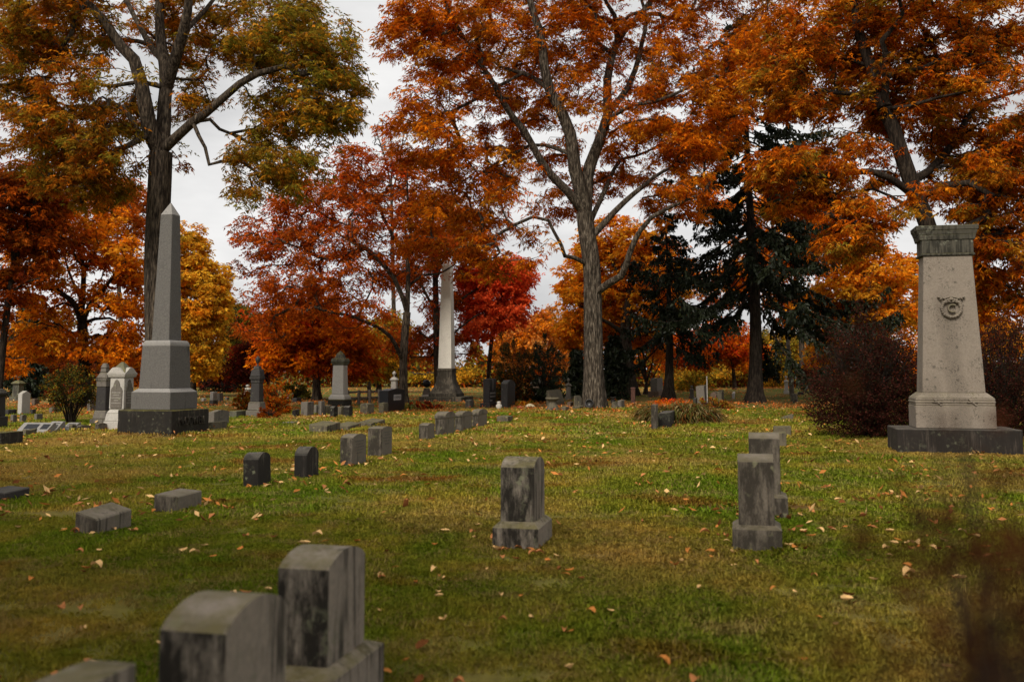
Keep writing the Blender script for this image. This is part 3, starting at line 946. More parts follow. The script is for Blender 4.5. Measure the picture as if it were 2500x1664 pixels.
cen, t, w, h = fit(1029, 1046, 1054, 974, 967)
t = max(t, .4)
bmn = thing('ball_monument', 'dark polished stone ball on a pale pedestal left of the slender obelisk', 'monument', cen, -PHI)
Z = lambda py: zpix(cen[0], cen[1] - 0.2, py) - cen[2]
q = t / 2 * 1.1
bm_obj('base', box(-q, q, -q, q, -.1, Z(963), 0, 0, .01), M['pale'], bmn)
bm_obj('pedestal', box(-q * .85, q * .85, -q * .85, q * .85, Z(963) + .002, Z(947), q * .25, q * .25, .01), M['grey_stone'], bmn)
rr = (Z(927) - Z(947)) / 2 * 0.98
bm_obj('ball', lathe([(0 if i in (0, 12) else rr * math.sin(math.pi * i / 12), Z(946) + rr - rr * math.cos(math.pi * i / 12)) for i in range(13)], 20), M['black'], bmn, True)

def urn_column(label, px, yb, yt, wpx, mat, name='urn_column'):
    C = G(px, yb)
    mp = C[1] / F
    s = wpx * mp / 2
    h = zpix(C[0], C[1], yt) - C[2]
    o = thing(name, label, 'monument', C, -PHI, 'small distant urn columns')
    bm_obj('base', box(-s, s, -s, s, -.1, h * .16, 0, 0, .01), M[mat], o)
    bm = bmesh.new(); frustum(bm, s * .7, s * .62, h * .16 + .001, h * .6, .01); bm_obj('shaft', bm, M[mat], o)
    bm = bmesh.new(); frustum(bm, s * .7, s * .95, h * .6 + .001, h * .66, .01); frustum(bm, s * .9, s * .4, h * .66, h * .76, .01)
    bm_obj('cap', bm, M[mat], o)
    bm_obj('urn', lathe([(r, z + h * .76) for r, z in urn(s * .5, h * .24)], 12), M[mat], o, True)
    return o
urn_column('small white urn column just above the black polished headstone', 962, 968, 905, 19, 'pale')
urn_column('small dark urn column left of the great grey trunk', 1388, 976, 922, 16, 'grey_stone')
urn_column('tiny white column with finial far off beside the leaning pole', 1920, 960, 916, 13, 'pale')
urn_column('mossy green spire stone behind the white tablet at far left', 43, 978, 913, 27, 'verdigris')
urn_column('small grey column monument beyond the rusty bush at left', 604, 972, 938, 20, 'pale')
urn_column('grey figure topped column in the yellow shrubs far right of centre', 1689, 972, 940, 14, 'grey_stone')

# ------------------------------------------------------------------ plain distant headstones and slabs (each one its own thing)
def plain(label, xl, xc, xr, yb, yt, mat='grey_stone', kind='block', name='headstone', cat='headstone', group='distant headstones', w=None, tilt=(0, 0), slx=0.0, sly=0.0, rg=0.0):
    cen, t, w, h = fit(xl, xc, xr, yb, yt, w=w)
    t = max(t, 0.1); w = max(w, 0.1)
    if kind == 'arch':
        bm = prism([(y, -0.1) if z == 0 else (y, z) for y, z in arch(w, h * .86, h)], -t / 2, t / 2, 0.01)
    elif kind == 'archf':
        bm = prism([(y, -0.1) if z == 0 else (y, z) for y, z in arch(t, h * .86, h)], -w / 2, w / 2, 0.01, 'y')
    elif kind == 'slant':
        pr = [(-t / 2, -.1), (-t / 2, h), (-t / 2 + t * .3, h), (t / 2, h * .25), (t / 2, -.1)]
        bm = prism(pr, -w / 2, w / 2, 0.01, 'y')
    elif kind == 'serp':
        pr = [(-w / 2, -.1)] + [(-w / 2 + w * i / 12, h * (.9 + .1 * (0.5 - 0.5 * math.cos(2 * math.pi * i / 12)))) for i in range(13)] + [(w / 2, -.1)]
        bm = prism(pr, -t / 2, t / 2, 0.01)
    elif kind == 'ped':
        pr = [(-w / 2, -.1), (-w / 2, h * .88), (0, h), (w / 2, h * .88), (w / 2, -.1)]
        bm = prism(pr, -t / 2, t / 2, 0.01)
    else:
        bm = box(-t / 2, t / 2, -w / 2, w / 2, -0.1, h, 0, 0, 0.01, None, (slx, sly))
    if rg > 0:
        rough(bm, rg, 3.5, 3, xl * 0.013)
    return solo(name, label, cat, bm, M[mat], cen, -PHI, group, tilt=tilt)

plain('wide grey headstone with wavy top right of the obelisk plinth', 508, 522, 559, 1040, 1001, 'grey_stone', 'serp')
plain('rough mossy footstone in front of the wavy topped headstone', 506, 520, 554, 1049, 1030, 'rough', rg=.02)
plain('low mossy kerb wall left of the near black pillar', 559, 577, 606, 1021, 1003, 'verdigris')
plain('grey square headstone, leftmost of a cluster below the white pillar', 734, 750, 766, 1017, 981, 'grey_stone')
plain('narrow grey headstone wedged in the cluster below the white pillar', 766, 772, 779, 1013, 988, 'grey_stone')
plain('grey headstone with mossy face right of the narrow one', 776, 784, 793, 1015, 979, 'grey_stone')
plain('rough lichen covered stone in front of the white pillar plinth', 789, 798, 808, 1014, 990, 'rough', rg=.03)
plain('dark round topped headstone before the white pillar, left of two', 805, 815, 825, 1020, 991, 'black_old', 'arch')
plain('rough pale stone between two dark headstones', 823, 832, 840, 1015, 992, 'rough', rg=.03)
plain('dark round topped headstone before the white pillar, right of two', 838, 852, 861, 1020, 990, 'black_old', 'arch')
plain('small dark stump stone at the left end of the cluster', 713, 722, 731, 1019, 1000, 'black_old', rg=.03)
plain('big lichen boulder left of the black polished headstone', 880, 898, 913, 1013, 985, 'rough', rg=.05, name='boulder', cat='boulder')
plain('tapering lichen stone against the black polished headstone', 924, 936, 948, 1011, 983, 'rough', rg=.02)
def slab_on_base(label, b5, s5, mat, bmat, name='headstone'):
    cen, t, w, h = fit(*b5)
    o = thing(name, label, 'headstone', cen, -PHI, 'distant headstones')
    bm_obj('base', box(-t / 2, t / 2, -w / 2, w / 2, -.1, h, 0, 0, .02), M[bmat], o)
    c2, t2, w2, h2 = fit(*s5)
    hh = zs(c2, s5[4])
    t2, w2 = min(t2, t * .85), min(w2, w * .85)
    bm_obj('tablet', box(-t2 / 2, t2 / 2, -w2 / 2, w2 / 2, h + .002, hh, 0, 0, .012), M[mat], o)
    return o, t2, w2, h, hh
o, t2, w2, h0, h1 = slab_on_base('tall black stone slab with pale streak, left of the twin slabs', (1172, 1196, 1218, 994, 984), (1183, 1198, 1213, 988, 922), 'dark', 'dark')
bm = bmesh.new()
prism([(-.03, h1 * .97), (.05, h1 * .97), (.03, h1 * .6), (-.01, h1 * .56)], t2 / 2 + .001, t2 / 2 + .006, 0, 'x', bm)
bm_obj('pale_streak', bm, M['letter_pale'], o)
for i, (z_, wl_) in enumerate(((.46, .8), (.34, .8), (.2, .35))):
    bm_obj('inscription_line', box(t2 / 2 + .001, t2 / 2 + .006, -w2 * .42, -w2 * .42 + w2 * wl_, h1 * z_, h1 * (z_ + .05), 0, 0, 0), M['letter_pale'], o)
plain('tall black stone slab, right of the twin slabs', 1223, 1239, 1258, 994, 928, 'dark', 'arch')
plain('leaning triangular stone left of the twin slabs', 1136, 1147, 1157, 994, 975, 'grey_stone', 'ped')
plain('mossy slant stone with open book face behind the flared pedestal', 1334, 1350, 1378, 993, 953, 'rough', 'slant', rg=.012)
plain('small rounded block between the slant stones', 1385, 1393, 1400, 995, 980, 'brown_stone', 'archf')
plain('mossy slant stone left of the great trunk', 1401, 1418, 1428, 995, 966, 'rough', 'slant')
plain('low stone slab in leaves left of the great trunk', 1396, 1414, 1426, 1000, 992, 'rough', rg=.02)
plain('mossy block at the foot of the flared pedestal', 1370, 1382, 1391, 1004, 993, 'rough', rg=.03)
plain('small slant stone right of the great trunk', 1493, 1505, 1514, 998, 982, 'rough', 'slant')
plain('small capped stone behind the slant stone right of the great trunk', 1508, 1517, 1525, 996, 977, 'grey_stone')
slab_on_base('large grey die on a broad brown base between two trunks', (1582, 1608, 1624, 969, 957), (1590, 1606, 1619, 964, 922), 'grey_stone', 'brown_stone')
plain('leaning grey headstone with pale top beside a thin pole', 1702, 1722, 1729, 990, 943, 'grey_stone', tilt=(0, -.06))
plain('dark leaning headstone under a red flower spray', 1733, 1748, 1752, 988, 958, 'brown_stone', 'archf', tilt=(0, .06))
plain('lichen streaked upright stone right of the dark leaning one', 1750, 1762, 1769, 987, 956, 'rough')
plain('small violet grey stone rising from the leafy clump', 1692, 1699, 1703, 1000, 972, 'dark')
plain('tall narrow square headstone at the left of the leafy clump', 1590, 1603, 1607, 1050, 988, 'old2')
plain('dark low block headstone in front of the leafy clump', 1607, 1637, 1649, 1045, 1008, 'black_old', slx=.08)
plain('grey stump block beside the leaning pole', 1931, 1948, None, 983, 961, 'old2', w=.35)
plain('pointed grey stone with niche far off before the dark bush, right', 1981, 1992, None, 960, 933, 'grey_stone', 'ped', w=.4)
plain('narrow pointed green stone left of the niche stone', 1976, 1981, None, 958, 934, 'verdigris', 'ped', w=.3)
plain('dark slab lying on the right rise', 1948, 1963, None, 963, 957, 'dark', w=.5, rg=.02)
plain('white tablet with peaked top at far left', 42, 52, 73, 1013, 954, 'pale', 'ped')
plain('small grey headstone, left of two twins below the white tablet', 25, 31, 41, 1033, 1012, 'grey_stone')
plain('small round topped headstone, right of two twins below the white tablet', 48, 52, 64, 1032, 1012, 'grey_stone', 'arch')
plain('small grey headstone alone left of the bush', 84, 88, 103, 1029, 1010, 'grey_stone')
plain('brown stone ledger in the grass behind the white tablet', 76, 84, 97, 989, 973, 'brown_stone')
plain('dark block beside the foot of the white tablet', 73, 79, 88, 1013, 999, 'dark')
plain('low stone bench like slab behind the bush', 119, 126, 149, 1009, 995, 'grey_stone')
plain('low dark stone left of the white tablet', 8, 20, 41, 1014, 1000, 'dark')
plain('grey stone partly behind the bush near the dark monument', 212, 220, 236, 1004, 976, 'grey_stone')
plain('low rounded stone at the right foot of the bush', 186, 195, 221, 1053, 1038, 'old2', 'arch', rg=.01)
plain('low rounded stone before the gothic monument base', 231, 240, 262, 1052, 1033, 'old2', 'arch', rg=.01)
plain('small rough stone between bush and low rounded stone', 168, 175, 187, 1053, 1037, 'rough', rg=.02)
plain('dark square block stone at the left edge of the lawn', -22, 2, 56, 1089, 1056, 'plinth')
plain('low broken stone behind the dark square block', 50, 60, 90, 1064, 1048, 'rough', rg=.04)
plain('bright broken tablet in the far group right of the obelisk', 512, 520, 530, 981, 956, 'pale')
plain('grey leaning tablet beside the bright one, far group', 530, 537, 546, 981, 959, 'grey_stone', tilt=(0, -.1))
plain('low pale stone at the left of the far group', 490, 497, 505, 979, 972, 'pale', rg=.02)
plain('dark block stone in front of the far group', 511, 520, 532, 990, 976, 'dark')
plain('small round stone at the right of the far group', 549, 554, 560, 976, 969, 'grey_stone', 'arch')
plain('tiny stone in the straw grass below the far group', 550, 556, 561, 990, 984, 'grey_stone', rg=.02)
plain('far pale square stone right of the rusty bush', 698, 706, 716, 978, 960, 'pale')
plain('far dark low stones in the leaves by the orange trunk', 714, 724, 735, 983, 971, 'dark', rg=.04)
plain('small pale stone deep behind the right trunks', 1787, 1793, 1798, 973, 964, 'pale')

# lettered pieces: low slanted plates at far left
def plate(label, xl, xc, xr, yb, yt, lines, mat='grey_light', depth=0.35):
    C0 = G(xl, yb); C1 = G(xr, yb)
    d = C1 - C0; wd = float(np.linalg.norm(d[:2])); ang = math.atan2(d[1], d[0])
    cen = (C0 + C1) / 2
    h = zpix(cen[0], cen[1], yt) - cen[2]
    o = thing('plate_marker', label, 'grave marker', cen, ang, 'slanted lettered plates')
    pr = [(0.0, -.08), (0.0, 0.05), (depth, h), (depth + .1, h), (depth + .1, -.08)]
    bm_obj('wedge', prism(pr, -wd / 2, wd / 2, .006), M[mat], o)
    sl = math.atan2(h - .05, depth)
    for i in range(lines):
        u = depth * (0.8 - 0.2 * i); z = 0.05 + (h - .05) * (0.8 - 0.2 * i)
        bm = bmesh.new()
        x = -wd * (.34 - .02 * i)
        k_ = 0
        while x < wd * (.34 - .02 * i):
            lw = wd * (0.035 + 0.02 * ((k_ * 7 + i * 3) % 3))
            box(x, x + lw, -.012, .012, 0, .004, 0, 0, 0, bm)
            x += lw + wd * .02; k_ += 1
        q = bm_obj('inscription_line', bm, M['letter_dark'], o)
        q.location = (0, u - 0.003, z + 0.005); q.rotation_euler = (sl, 0, 0)
    return o
plate('white slanted plate with four dark text lines, left of two', 105, 120, 134, 1056, 1030, 4)
plate('white slanted plate with three dark text lines, right of two', 147, 160, 173, 1053, 1033, 3)
o = plate('long white slanted slab with black panels at far left', 38, 80, 112, 1058, 1033, 0)
C0 = G(38, 1058); C1 = G(112, 1058); wd = float(np.linalg.norm((C1 - C0)[:2])); hh = zpix(C0[0], C0[1], 1033) - C0[2]
sl = math.atan2(hh - .05, .35)
for xx, ww in ((-.12, .42), (.33, .24)):
    q = bm_obj('black_panel', box(-wd * ww / 2, wd * ww / 2, -.11, .11, 0, .006, 0, 0, .001), M['black'], o)
    q.location = (xx * wd, .19, .05 + (hh - .05) * (.19 / .35) + .004); q.rotation_euler = (sl, 0, 0)

# lettering on two front stones (worn words, only traces can be read)
# ------------------------------------------------------------------ garden pieces: pedestals, pots, posts, fence, owl, flowers, pole
def lathe_thing(name, label, cat, px, yb, yt, rpx, prof, mat, tilt=(0, 0), group=None, top=None):
    C = G(px, yb); mp = C[1] / F
    h = zpix(C[0], C[1], yt) - C[2]
    r = rpx * mp
    bm = lathe([(a * r, b * h) for a, b in prof], 20)
    o = solo(name, label, cat, bm, M[mat], C, 0, group, True, tilt)
    return o
PED = [(1.0, -.05), (1.0, .12), (.8, .25), (.62, .5), (.5, .68), (.55, .74), (.85, .84), (.95, .9), (.95, 1.0), (.75, 1.0), (.7, .93), (0, .93)]
lathe_thing('pedestal_bowl', 'flared mossy stone pedestal with wide flat rim among the slant stones', 'pedestal', 1349, 1003, 970, 18, PED, 'rough')
lathe_thing('pedestal_bowl', 'small dark pedestal bowl just right of the great trunk', 'pedestal', 1497, 984, 969, 7, PED, 'dark')
lathe_thing('flower_pot', 'weathered terracotta pot by the dark trunk right of the great trunk', 'pot', 1520, 972, 957, 8, [(.5, 0), (.55, .1), (.85, .8), (1, .85), (1, 1), (.85, 1), (.8, .85), (0, .8)], 'terracotta')
o = lathe_thing('fallen_urn', 'black round urn lying on its side at the foot of the great trunk', 'urn', 1442, 1000, 982, 10, [(.35, 0), (.7, .1), (1, .5), (.95, .8), (1.05, .95), (1.05, 1.1), (.85, 1.1), (.8, .9), (0, .85)], 'black_paint')
o.rotation_euler = (math.radians(80), 0, math.radians(-15)); o.location.z += .22
C = G(1546, 985)
mp = C[1] / F
h = zpix(C[0], C[1], 945) - C[2]
po = thing('capped_post', 'rusty brown square post with flat cap', 'post', C, -PHI)
bm_obj('post', box(-5 * mp, 5 * mp, -5 * mp, 5 * mp, -.1, h * .92, 0, 0, .01), M['rust'], po)
bm_obj('cap', box(-6.5 * mp, 6.5 * mp, -6.5 * mp, 6.5 * mp, h * .92 + .001, h, .03, .03, .015), M['rust'], po)
# owl
C = G(1218, 1000); mp = C[1] / F; h = zpix(C[0], C[1], 979) - C[2]
ow = thing('owl_statue', 'small white owl statue at the foot of the twin black slabs', 'statue', C, 0)
bm = lathe([(h * .12, 0), (h * .2, .04 * h), (h * .27, .25 * h), (h * .29, .45 * h), (h * .24, .62 * h), (h * .19, .70 * h), (h * .22, .78 * h), (h * .23, .86 * h), (h * .17, .95 * h), (0, h)], 16)
bm_obj('body', bm, M['white'], ow, True)
for sg in (-1, 1):
    bm_obj('ear', lathe([(h * .05, .9 * h), (0, 1.04 * h)], 6, sg * h * .11, 0), M['white'], ow)
    bm = lathe([(0, .2 * h), (h * .09, .3 * h), (h * .11, .5 * h), (0, .66 * h)], 8, sg * h * .24, 0); bm_obj('wing', bm, M['white'], ow, True)
    bm = lathe([(0, -.03 * h), (h * .05, 0), (0, .03 * h)], 8); e = bm_obj('eye', bm, M['letter_dark'], ow, True); e.location = (sg * h * .08, -h * .2, .84 * h)
# flower bunches
def bouquet(label, px, yb, rpx, mat):
    C = G(px, yb); mp = C[1] / F; r = rpx * mp
    o = thing('flower_bunch', label, 'flowers', C, 0)
    bm = bmesh.new()
    for i in range(22):
        a_ = i * 2.4; q = r * math.sqrt(i / 22)
        t_ = bmesh.new(); bmesh.ops.create_icosphere(t_, subdivisions=1, radius=r * .24)
        bmesh.ops.translate(t_, verts=t_.verts[:], vec=(q * math.cos(a_), q * math.sin(a_), r * (.9 - .5 * (q / r) ** 2)))
        merge(bm, t_)
    bm_obj('blooms', bm, M[mat], o)
    bm = bmesh.new()
    for i in range(9):
        a_ = i * .7
        prism([(-.01, 0), (.01, 0), (.015 + r * .4 * math.cos(a_), r * .8)], r * .3 * math.sin(a_), r * .3 * math.sin(a_) + .012, 0, 'x', bm)
    bm_obj('stems', bm, M['wood'], o)
bouquet('red flower bunch on the ground right of the twin slabs', 1268, 998, 6, 'flower_red')
bouquet('cream flower bunch on the ground right of the red one', 1294, 996, 10, 'flower_white')
# fence
fa, fb = G(845, 988), G(924, 984)
fe = thing('rail_fence', 'brown post and rail fence behind the white pillar', 'fence', fa, math.atan2((fb - fa)[1], (fb - fa)[0]))
L_ = float(np.linalg.norm((fb - fa)[:2]))
hz = zpix(fa[0], fa[1], 955) - fa[2]
for u in (0.04, .38, .72, 1.02):
    bm_obj('post', box(L_ * u - .06, L_ * u + .06, -.06, .06, -.1, hz * 1.08, 0, 0, .01), M['wood'], fe)
for z_ in (.45, .92):
    bm_obj('rail', box(0, L_ * 1.05, .065, .12, hz * z_ - .05, hz * z_ + .05, 0, 0, .01), M['wood'], fe)
# statue on the fence line, poles
lathe_thing('draped_statue', 'small pale draped figure statue beyond the fence', 'statue', 901, 974, 930, 7, [(1, 0), (1, .1), (.7, .14), (.6, .4), (.75, .62), (.7, .72), (.3, .78), (.42, .88), (.3, .97), (0, 1)], 'grey_stone')
C = G(1934, 968); top = P(1921, 800, C[1])
h = top[2] - C[2]
po = thing('leaning_pole', 'bare grey pole leaning slightly beneath the spruce at right', 'pole', C, 0)
bm = lathe([(.14, -.2), (.12, h * .5), (.10, h)], 10)
o = bm_obj('pole', bm, M['pole'], po, True); o.rotation_euler = (0, math.atan2(top[0] - C[0], h), 0)
bm = box(-.35, .35, -.03, .03, h * .9, h * .94, 0, 0, .01)
o2 = bm_obj('cross_arm', bm, M['pole'], po); o2.rotation_euler = o.rotation_euler
C = G(1727, 992); h = zpix(C[0], C[1], 922) - C[2]
po = thing('flag_pole', 'thin pale pole with ball tip beside the leaning grey headstone', 'pole', C, 0)
bm_obj('shaft', lathe([(.02, -.1), (.018, h)], 8), M['pale'], po)
bm_obj('ball_tip', lathe([(0, h), (.04, h + .04), (0, h + .08)], 8), M['pale'], po, True)

# ------------------------------------------------------------------ trees
def catmull(pts, step):
    pts = np.array(pts, float)
    if len(pts) == 2:
        n = max(2, int(np.linalg.norm(pts[1] - pts[0]) / step) + 1)
        u = np.linspace(0, 1, n)[:, None]
        return pts[0] * (1 - u) + pts[1] * u
    q = np.vstack([2 * pts[0] - pts[1], pts, 2 * pts[-1] - pts[-2]])
    out = []
    for i in range(1, len(q) - 2):
        n = max(1, int(np.linalg.norm(q[i + 1] - q[i]) / step))
        for k in range(n):
            t = k / n
            out.append(0.5 * (2 * q[i] + (q[i + 1] - q[i - 1]) * t + (2 * q[i - 1] - 5 * q[i] + 4 * q[i + 1] - q[i + 2]) * t * t + (3 * q[i] - q[i - 1] - 3 * q[i + 1] + q[i + 2]) * t ** 3))
    out.append(pts[-1])
    return np.array(out)

class Tubes:
    def __init__(s):
        s.V, s.Q, s.n = [], [], 0
    def add(s, pts, rad, sides, lobes=None):
        pts = np.asarray(pts, float); rad = np.asarray(rad, float)
        m = len(pts)
        if m < 2: return
        tan = np.gradient(pts, axis=0)
        tan /= np.linalg.norm(tan, axis=1)[:, None] + 1e-9
        mean = pts[-1] - pts[0]
        ref = np.array([1.0, 0, 0]) if abs(mean[0]) < 0.7 * np.linalg.norm(mean) else np.array([0, 1.0, 0])
        u = ref - tan * (tan @ ref)[:, None]
        u /= np.linalg.norm(u, axis=1)[:, None] + 1e-9
        v = np.cross(tan, u)
        a = np.linspace(0, 2 * np.pi, sides, endpoint=False)
        rr = rad[:, None] * np.ones((1, sides))
        if lobes is not None: rr = rr * lobes(m, a)
        ring = pts[:, None, :] + rr[:, :, None] * (u[:, None, :] * np.cos(a)[None, :, None] + v[:, None, :] * np.sin(a)[None, :, None])
        s.V.append(ring.reshape(-1, 3))
        i = np.arange(m - 1)[:, None] * sides; j = np.arange(sides)[None, :]; j2 = (j + 1) % sides
        s.Q.append(np.stack([i + j, i + j2, i + sides + j2, i + sides + j], -1).reshape(-1, 4) + s.n)
        s.n += m * sides
    def build(s, name, mat, parent):
        return np_obj(name, np.vstack(s.V), np.vstack(s.Q), mat, parent, smooth=True)

def unit(v):
    return v / (np.linalg.norm(v, axis=-1, keepdims=True) + 1e-9)

def leaf_quads(r, base, d, L, W, twist=0.6):
    """diamond leaves: base point, direction, length, width -> verts, quads"""
    n = len(base)
    d = unit(d)
    up = unit(r.normal(size=(n, 3)) * twist + np.array([0, 0, 1.0]))
    side = unit(np.cross(d, up))
    L = np.broadcast_to(L, (n,))[:, None]; W = np.broadcast_to(W, (n,))[:, None]
    nrm = np.cross(side, d)
    mid = base + d * L * 0.42
    tip = base + d * L - nrm * L * r.uniform(0.0, 0.25, (n, 1))
    V = np.stack([base, mid + side * W * 0.5 + nrm * W * 0.12, tip, mid - side * W * 0.5 + nrm * W * 0.12], 1).reshape(-1, 3)
    Q = np.arange(n * 4).reshape(n, 4)
    return V, Q

def leaf_tris(r, base, d, L, W, twist=0.6):
    n = len(base)
    d = unit(d)
    up = unit(r.normal(size=(n, 3)) * twist + np.array([0, 0, 1.0]))
    side = unit(np.cross(d, up))
    L = np.broadcast_to(L, (n,))[:, None]; W = np.broadcast_to(W, (n,))[:, None]
    b = base + d * L * .12
    return np.stack([b - side * W * .5, b + side * W * .5, base + d * L * 1.08], 1).reshape(-1, 3), np.arange(n * 3).reshape(n, 3)

def pal_pick(r, n, pal, wts):
    pal = np.array(pal, float); w = np.array(wts, float); w /= w.sum()
    return pal[r.choice(len(pal), n, p=w)]

def compound(r, pos, out_dir, k, L, W, droop):
    """pinnate sprays: k leaflets on a drooping stalk at each position"""
    n = len(pos)
    az = r.uniform(0, 2 * np.pi, n)
    hd = np.stack([np.cos(az), np.sin(az), np.zeros(n)], 1)
    hd = unit(hd + 0.5 * out_dir)
    st = unit(hd + np.array([0, 0, -1.0]) * r.uniform(0.1, droop, (n, 1)))
    side = unit(np.cross(st, np.array([0, 0, 1.0]) + r.normal(size=(n, 3)) * 0.3))
    bs, ds, ls = [], [], []
    RL = L * 1.5
    for j in range(k):
        if j == k - 1:
            f, dirv = 1.0, st
        else:
            f = 0.35 + 0.6 * (j // 2) / max(1, (k - 1) / 2)
            sg = 1 if j % 2 else -1
            dirv = st * 0.65 + side * sg * 0.75
        dirv = dirv + np.array([0, 0, -0.35]) * r.uniform(0.2, 1.6, (n, 1)) + r.normal(size=(n, 3)) * 0.18
        bs.append(pos + st * RL * f * r.uniform(.8, 1.1, (n, 1))); ds.append(dirv); ls.append(L * r.uniform(0.65, 1.2, n))
    base = np.concatenate(bs); dd = np.concatenate(ds); ll = np.concatenate(ls)
    V, Q = leaf_tris(r, base, dd, ll, ll * (W / L) * r.uniform(.8, 1.2, len(ll)), 0.7)
    return V, Q, np.tile(np.arange(n), k)

GREEN, OLIVE, YEL, GOLD = (0.15, 0.17, 0.018), (0.30, 0.235, 0.025), (0.84, 0.47, 0.035), (0.80, 0.36, 0.025)
ORANGE, DEEP, RUST, BROWN = (0.82, 0.235, 0.008), (0.68, 0.14, 0.006), (0.46, 0.085, 0.006), (0.24, 0.07, 0.009)
RED, SCARLET, WINE, TAN = (0.66, 0.065, 0.012), (0.95, 0.12, 0.03), (0.16, 0.024, 0.014), (0.66, 0.28, 0.06)
BRICK = (0.60, 0.12, 0.014)
DGREEN, MAROON = (0.014, 0.019, 0.007), (0.062, 0.018, 0.013)

def make_tree(name, label, d, skel, blobs, n_t, per, L, W, pal, seed, k=5, spread=0.55, droop=0.9, bark='bark', group='autumn trees',
              tipr=0.012, colour_fn=None, step=0.5, trunk_flare=1.5, mat='leaf', shell=2.2, leaf_bare=0.0, cat='tree', limb=1.3, reveal=0.0):
    """skel: list of (points in picture pixels, start width px, end width px, depth shift at end). The first is the trunk."""
    r = np.random.default_rng(seed)
    mp = d / F
    per = per * 1.75; L = L * .80; W = W * .92
    NP = np.zeros((60000, 3)); par = np.full(60000, -1); rad = np.zeros(60000); fixed = np.zeros(60000, bool)
    n = 0
    chains = []
    base = None
    for ci, (pts, w0, w1, dz) in enumerate(skel):
        m = len(pts)
        sh = np.zeros(m) if ci == 0 else (np.linspace(0, 1, m) ** 0.8) * dz
        p3 = np.array([P(p[0], p[1], d + s_) for p, s_ in zip(pts, sh)])
        if ci == 0:
            base = np.array([p3[0][0], p3[0][1], float(hgt(p3[0][0], p3[0][1]))])
            p3[0] = base - [0, 0, 0.15]
        par0 = -1
        if ci > 0:
            par0 = int(np.argmin(np.linalg.norm(NP[:n] - p3[0], axis=1)))
            shift = NP[par0] - p3[0]
            p3 = p3 + shift * np.linspace(1, 0, m)[:, None]
        c = catmull(p3, step)
        if ci > 0 and len(c) > 3:
            c[1:] += np.cumsum(r.normal(size=(len(c) - 1, 3)) * 0.02, axis=0)
        rr = np.linspace(w0, w1, len(c)) * mp / 2 * (limb if ci > 0 else 1.08)
        idx = np.arange(n, n + len(c))
        NP[idx] = c; rad[idx] = rr; fixed[idx] = True
        par[idx] = np.concatenate([[par0], idx[:-1]])
        n += len(c)
        chains.append((idx, ci))
    nskel = n
    # crown targets
    B = []
    for b_ in blobs:
        px, py, rx, ry_, dz, rz = b_[:6]
        wt = b_[6] if len(b_) > 6 else 1.0
        B.append((P(px, py, d + dz), rx * mp, rz, ry_ * mp, wt * (rx * ry_ * mp * mp) ** 0.75 * rz ** 0.5))
    wts = np.array([q[4] for q in B]); wts /= wts.sum()
    ch = r.choice(len(B), n_t, p=wts)
    dirs = unit(r.normal(size=(n_t, 3)))
    rr = r.uniform(0.02, 1, n_t) ** (1 / shell)
    tg = np.array([B[i][0] for i in ch]) + dirs * rr[:, None] * np.array([[B[i][1], B[i][2], B[i][3]] for i in ch])
    tg = tg[tg[:, 2] > 1.2]
    if reveal > 0:      # the crown is hollow in front of the main limbs
        big = np.where(rad[:nskel] > 0.05)[0]
        nd = NP[big]
        def pxy(q):
            zc_ = q[:, 1] * CT + (q[:, 2] - H) * ST
            return np.stack([CX + F * q[:, 0] / zc_, CY - F * (-q[:, 1] * ST + (q[:, 2] - H) * CT) / zc_], 1)
        dpx = np.linalg.norm(pxy(tg)[:, None] - pxy(nd)[None], axis=2) - (rad[big] / mp)[None]
        front = (tg[:, None, 1] < nd[None, :, 1] - .2) & (dpx < 0.55 / mp)
        tg = tg[~(front.any(axis=1) & (r.uniform(size=len(tg)) < reveal))]
    ds = np.min(np.linalg.norm(tg[:, None, :] - NP[None, nskel // 5:nskel:3, :], axis=2), axis=1) if nskel > 10 else np.zeros(len(tg))
    tg = tg[np.argsort(ds)]
    ends = []
    trunk_end = len(chains[0][0])
    lowcut = int(trunk_end * 0.55)
    for t_ in tg:
        dist = np.linalg.norm(NP[:n] - t_, axis=1) + np.where(NP[:n, 2] > t_[2] + 0.3, 0.8, 0.0)
        dist[:lowcut] += 50
        j = int(np.argmin(dist))
        s_ = NP[j]
        Lb = float(np.linalg.norm(t_ - s_))
        pj = par[j]
        dirp = unit(s_ - NP[pj]) if pj >= 0 else np.array([0, 0, 1.0])
        nn = max(2, int(Lb / 0.45))
        ctrl = s_ + dirp * Lb * 0.35 + (t_ - s_) * 0.25 + np.array([0, 0, 0.12 * Lb]) + r.normal(size=3) * 0.06 * Lb
        u = np.linspace(0, 1, nn + 1)[1:, None]
        c = (1 - u) ** 2 * s_ + 2 * u * (1 - u) * ctrl + u * u * t_
        c[:-1] += r.normal(size=(nn - 1, 3)) * 0.035
        if n + nn > 59900: break
        idx = np.arange(n, n + nn)
        NP[idx] = c
        par[idx] = np.concatenate([[j], idx[:-1]])
        n += nn
        chains.append((np.concatenate([[j], idx]), -1))
        ends.append(idx[-1])
    cnt = np.zeros(n)
    cnt[ends] = 1
    for i in range(n - 1, -1, -1):
        if par[i] >= 0: cnt[par[i]] += cnt[i]
    rt = tipr * np.maximum(cnt, 1) ** 0.47
    rad[:n] = np.where(fixed[:n], np.maximum(rad[:n], np.minimum(rt, 0.25 * 1e9 if False else rt * 0.6)), rt)
    root = thing(name, label, cat, base, 0, group)
    off = base
    tr, br = Tubes(), Tubes()
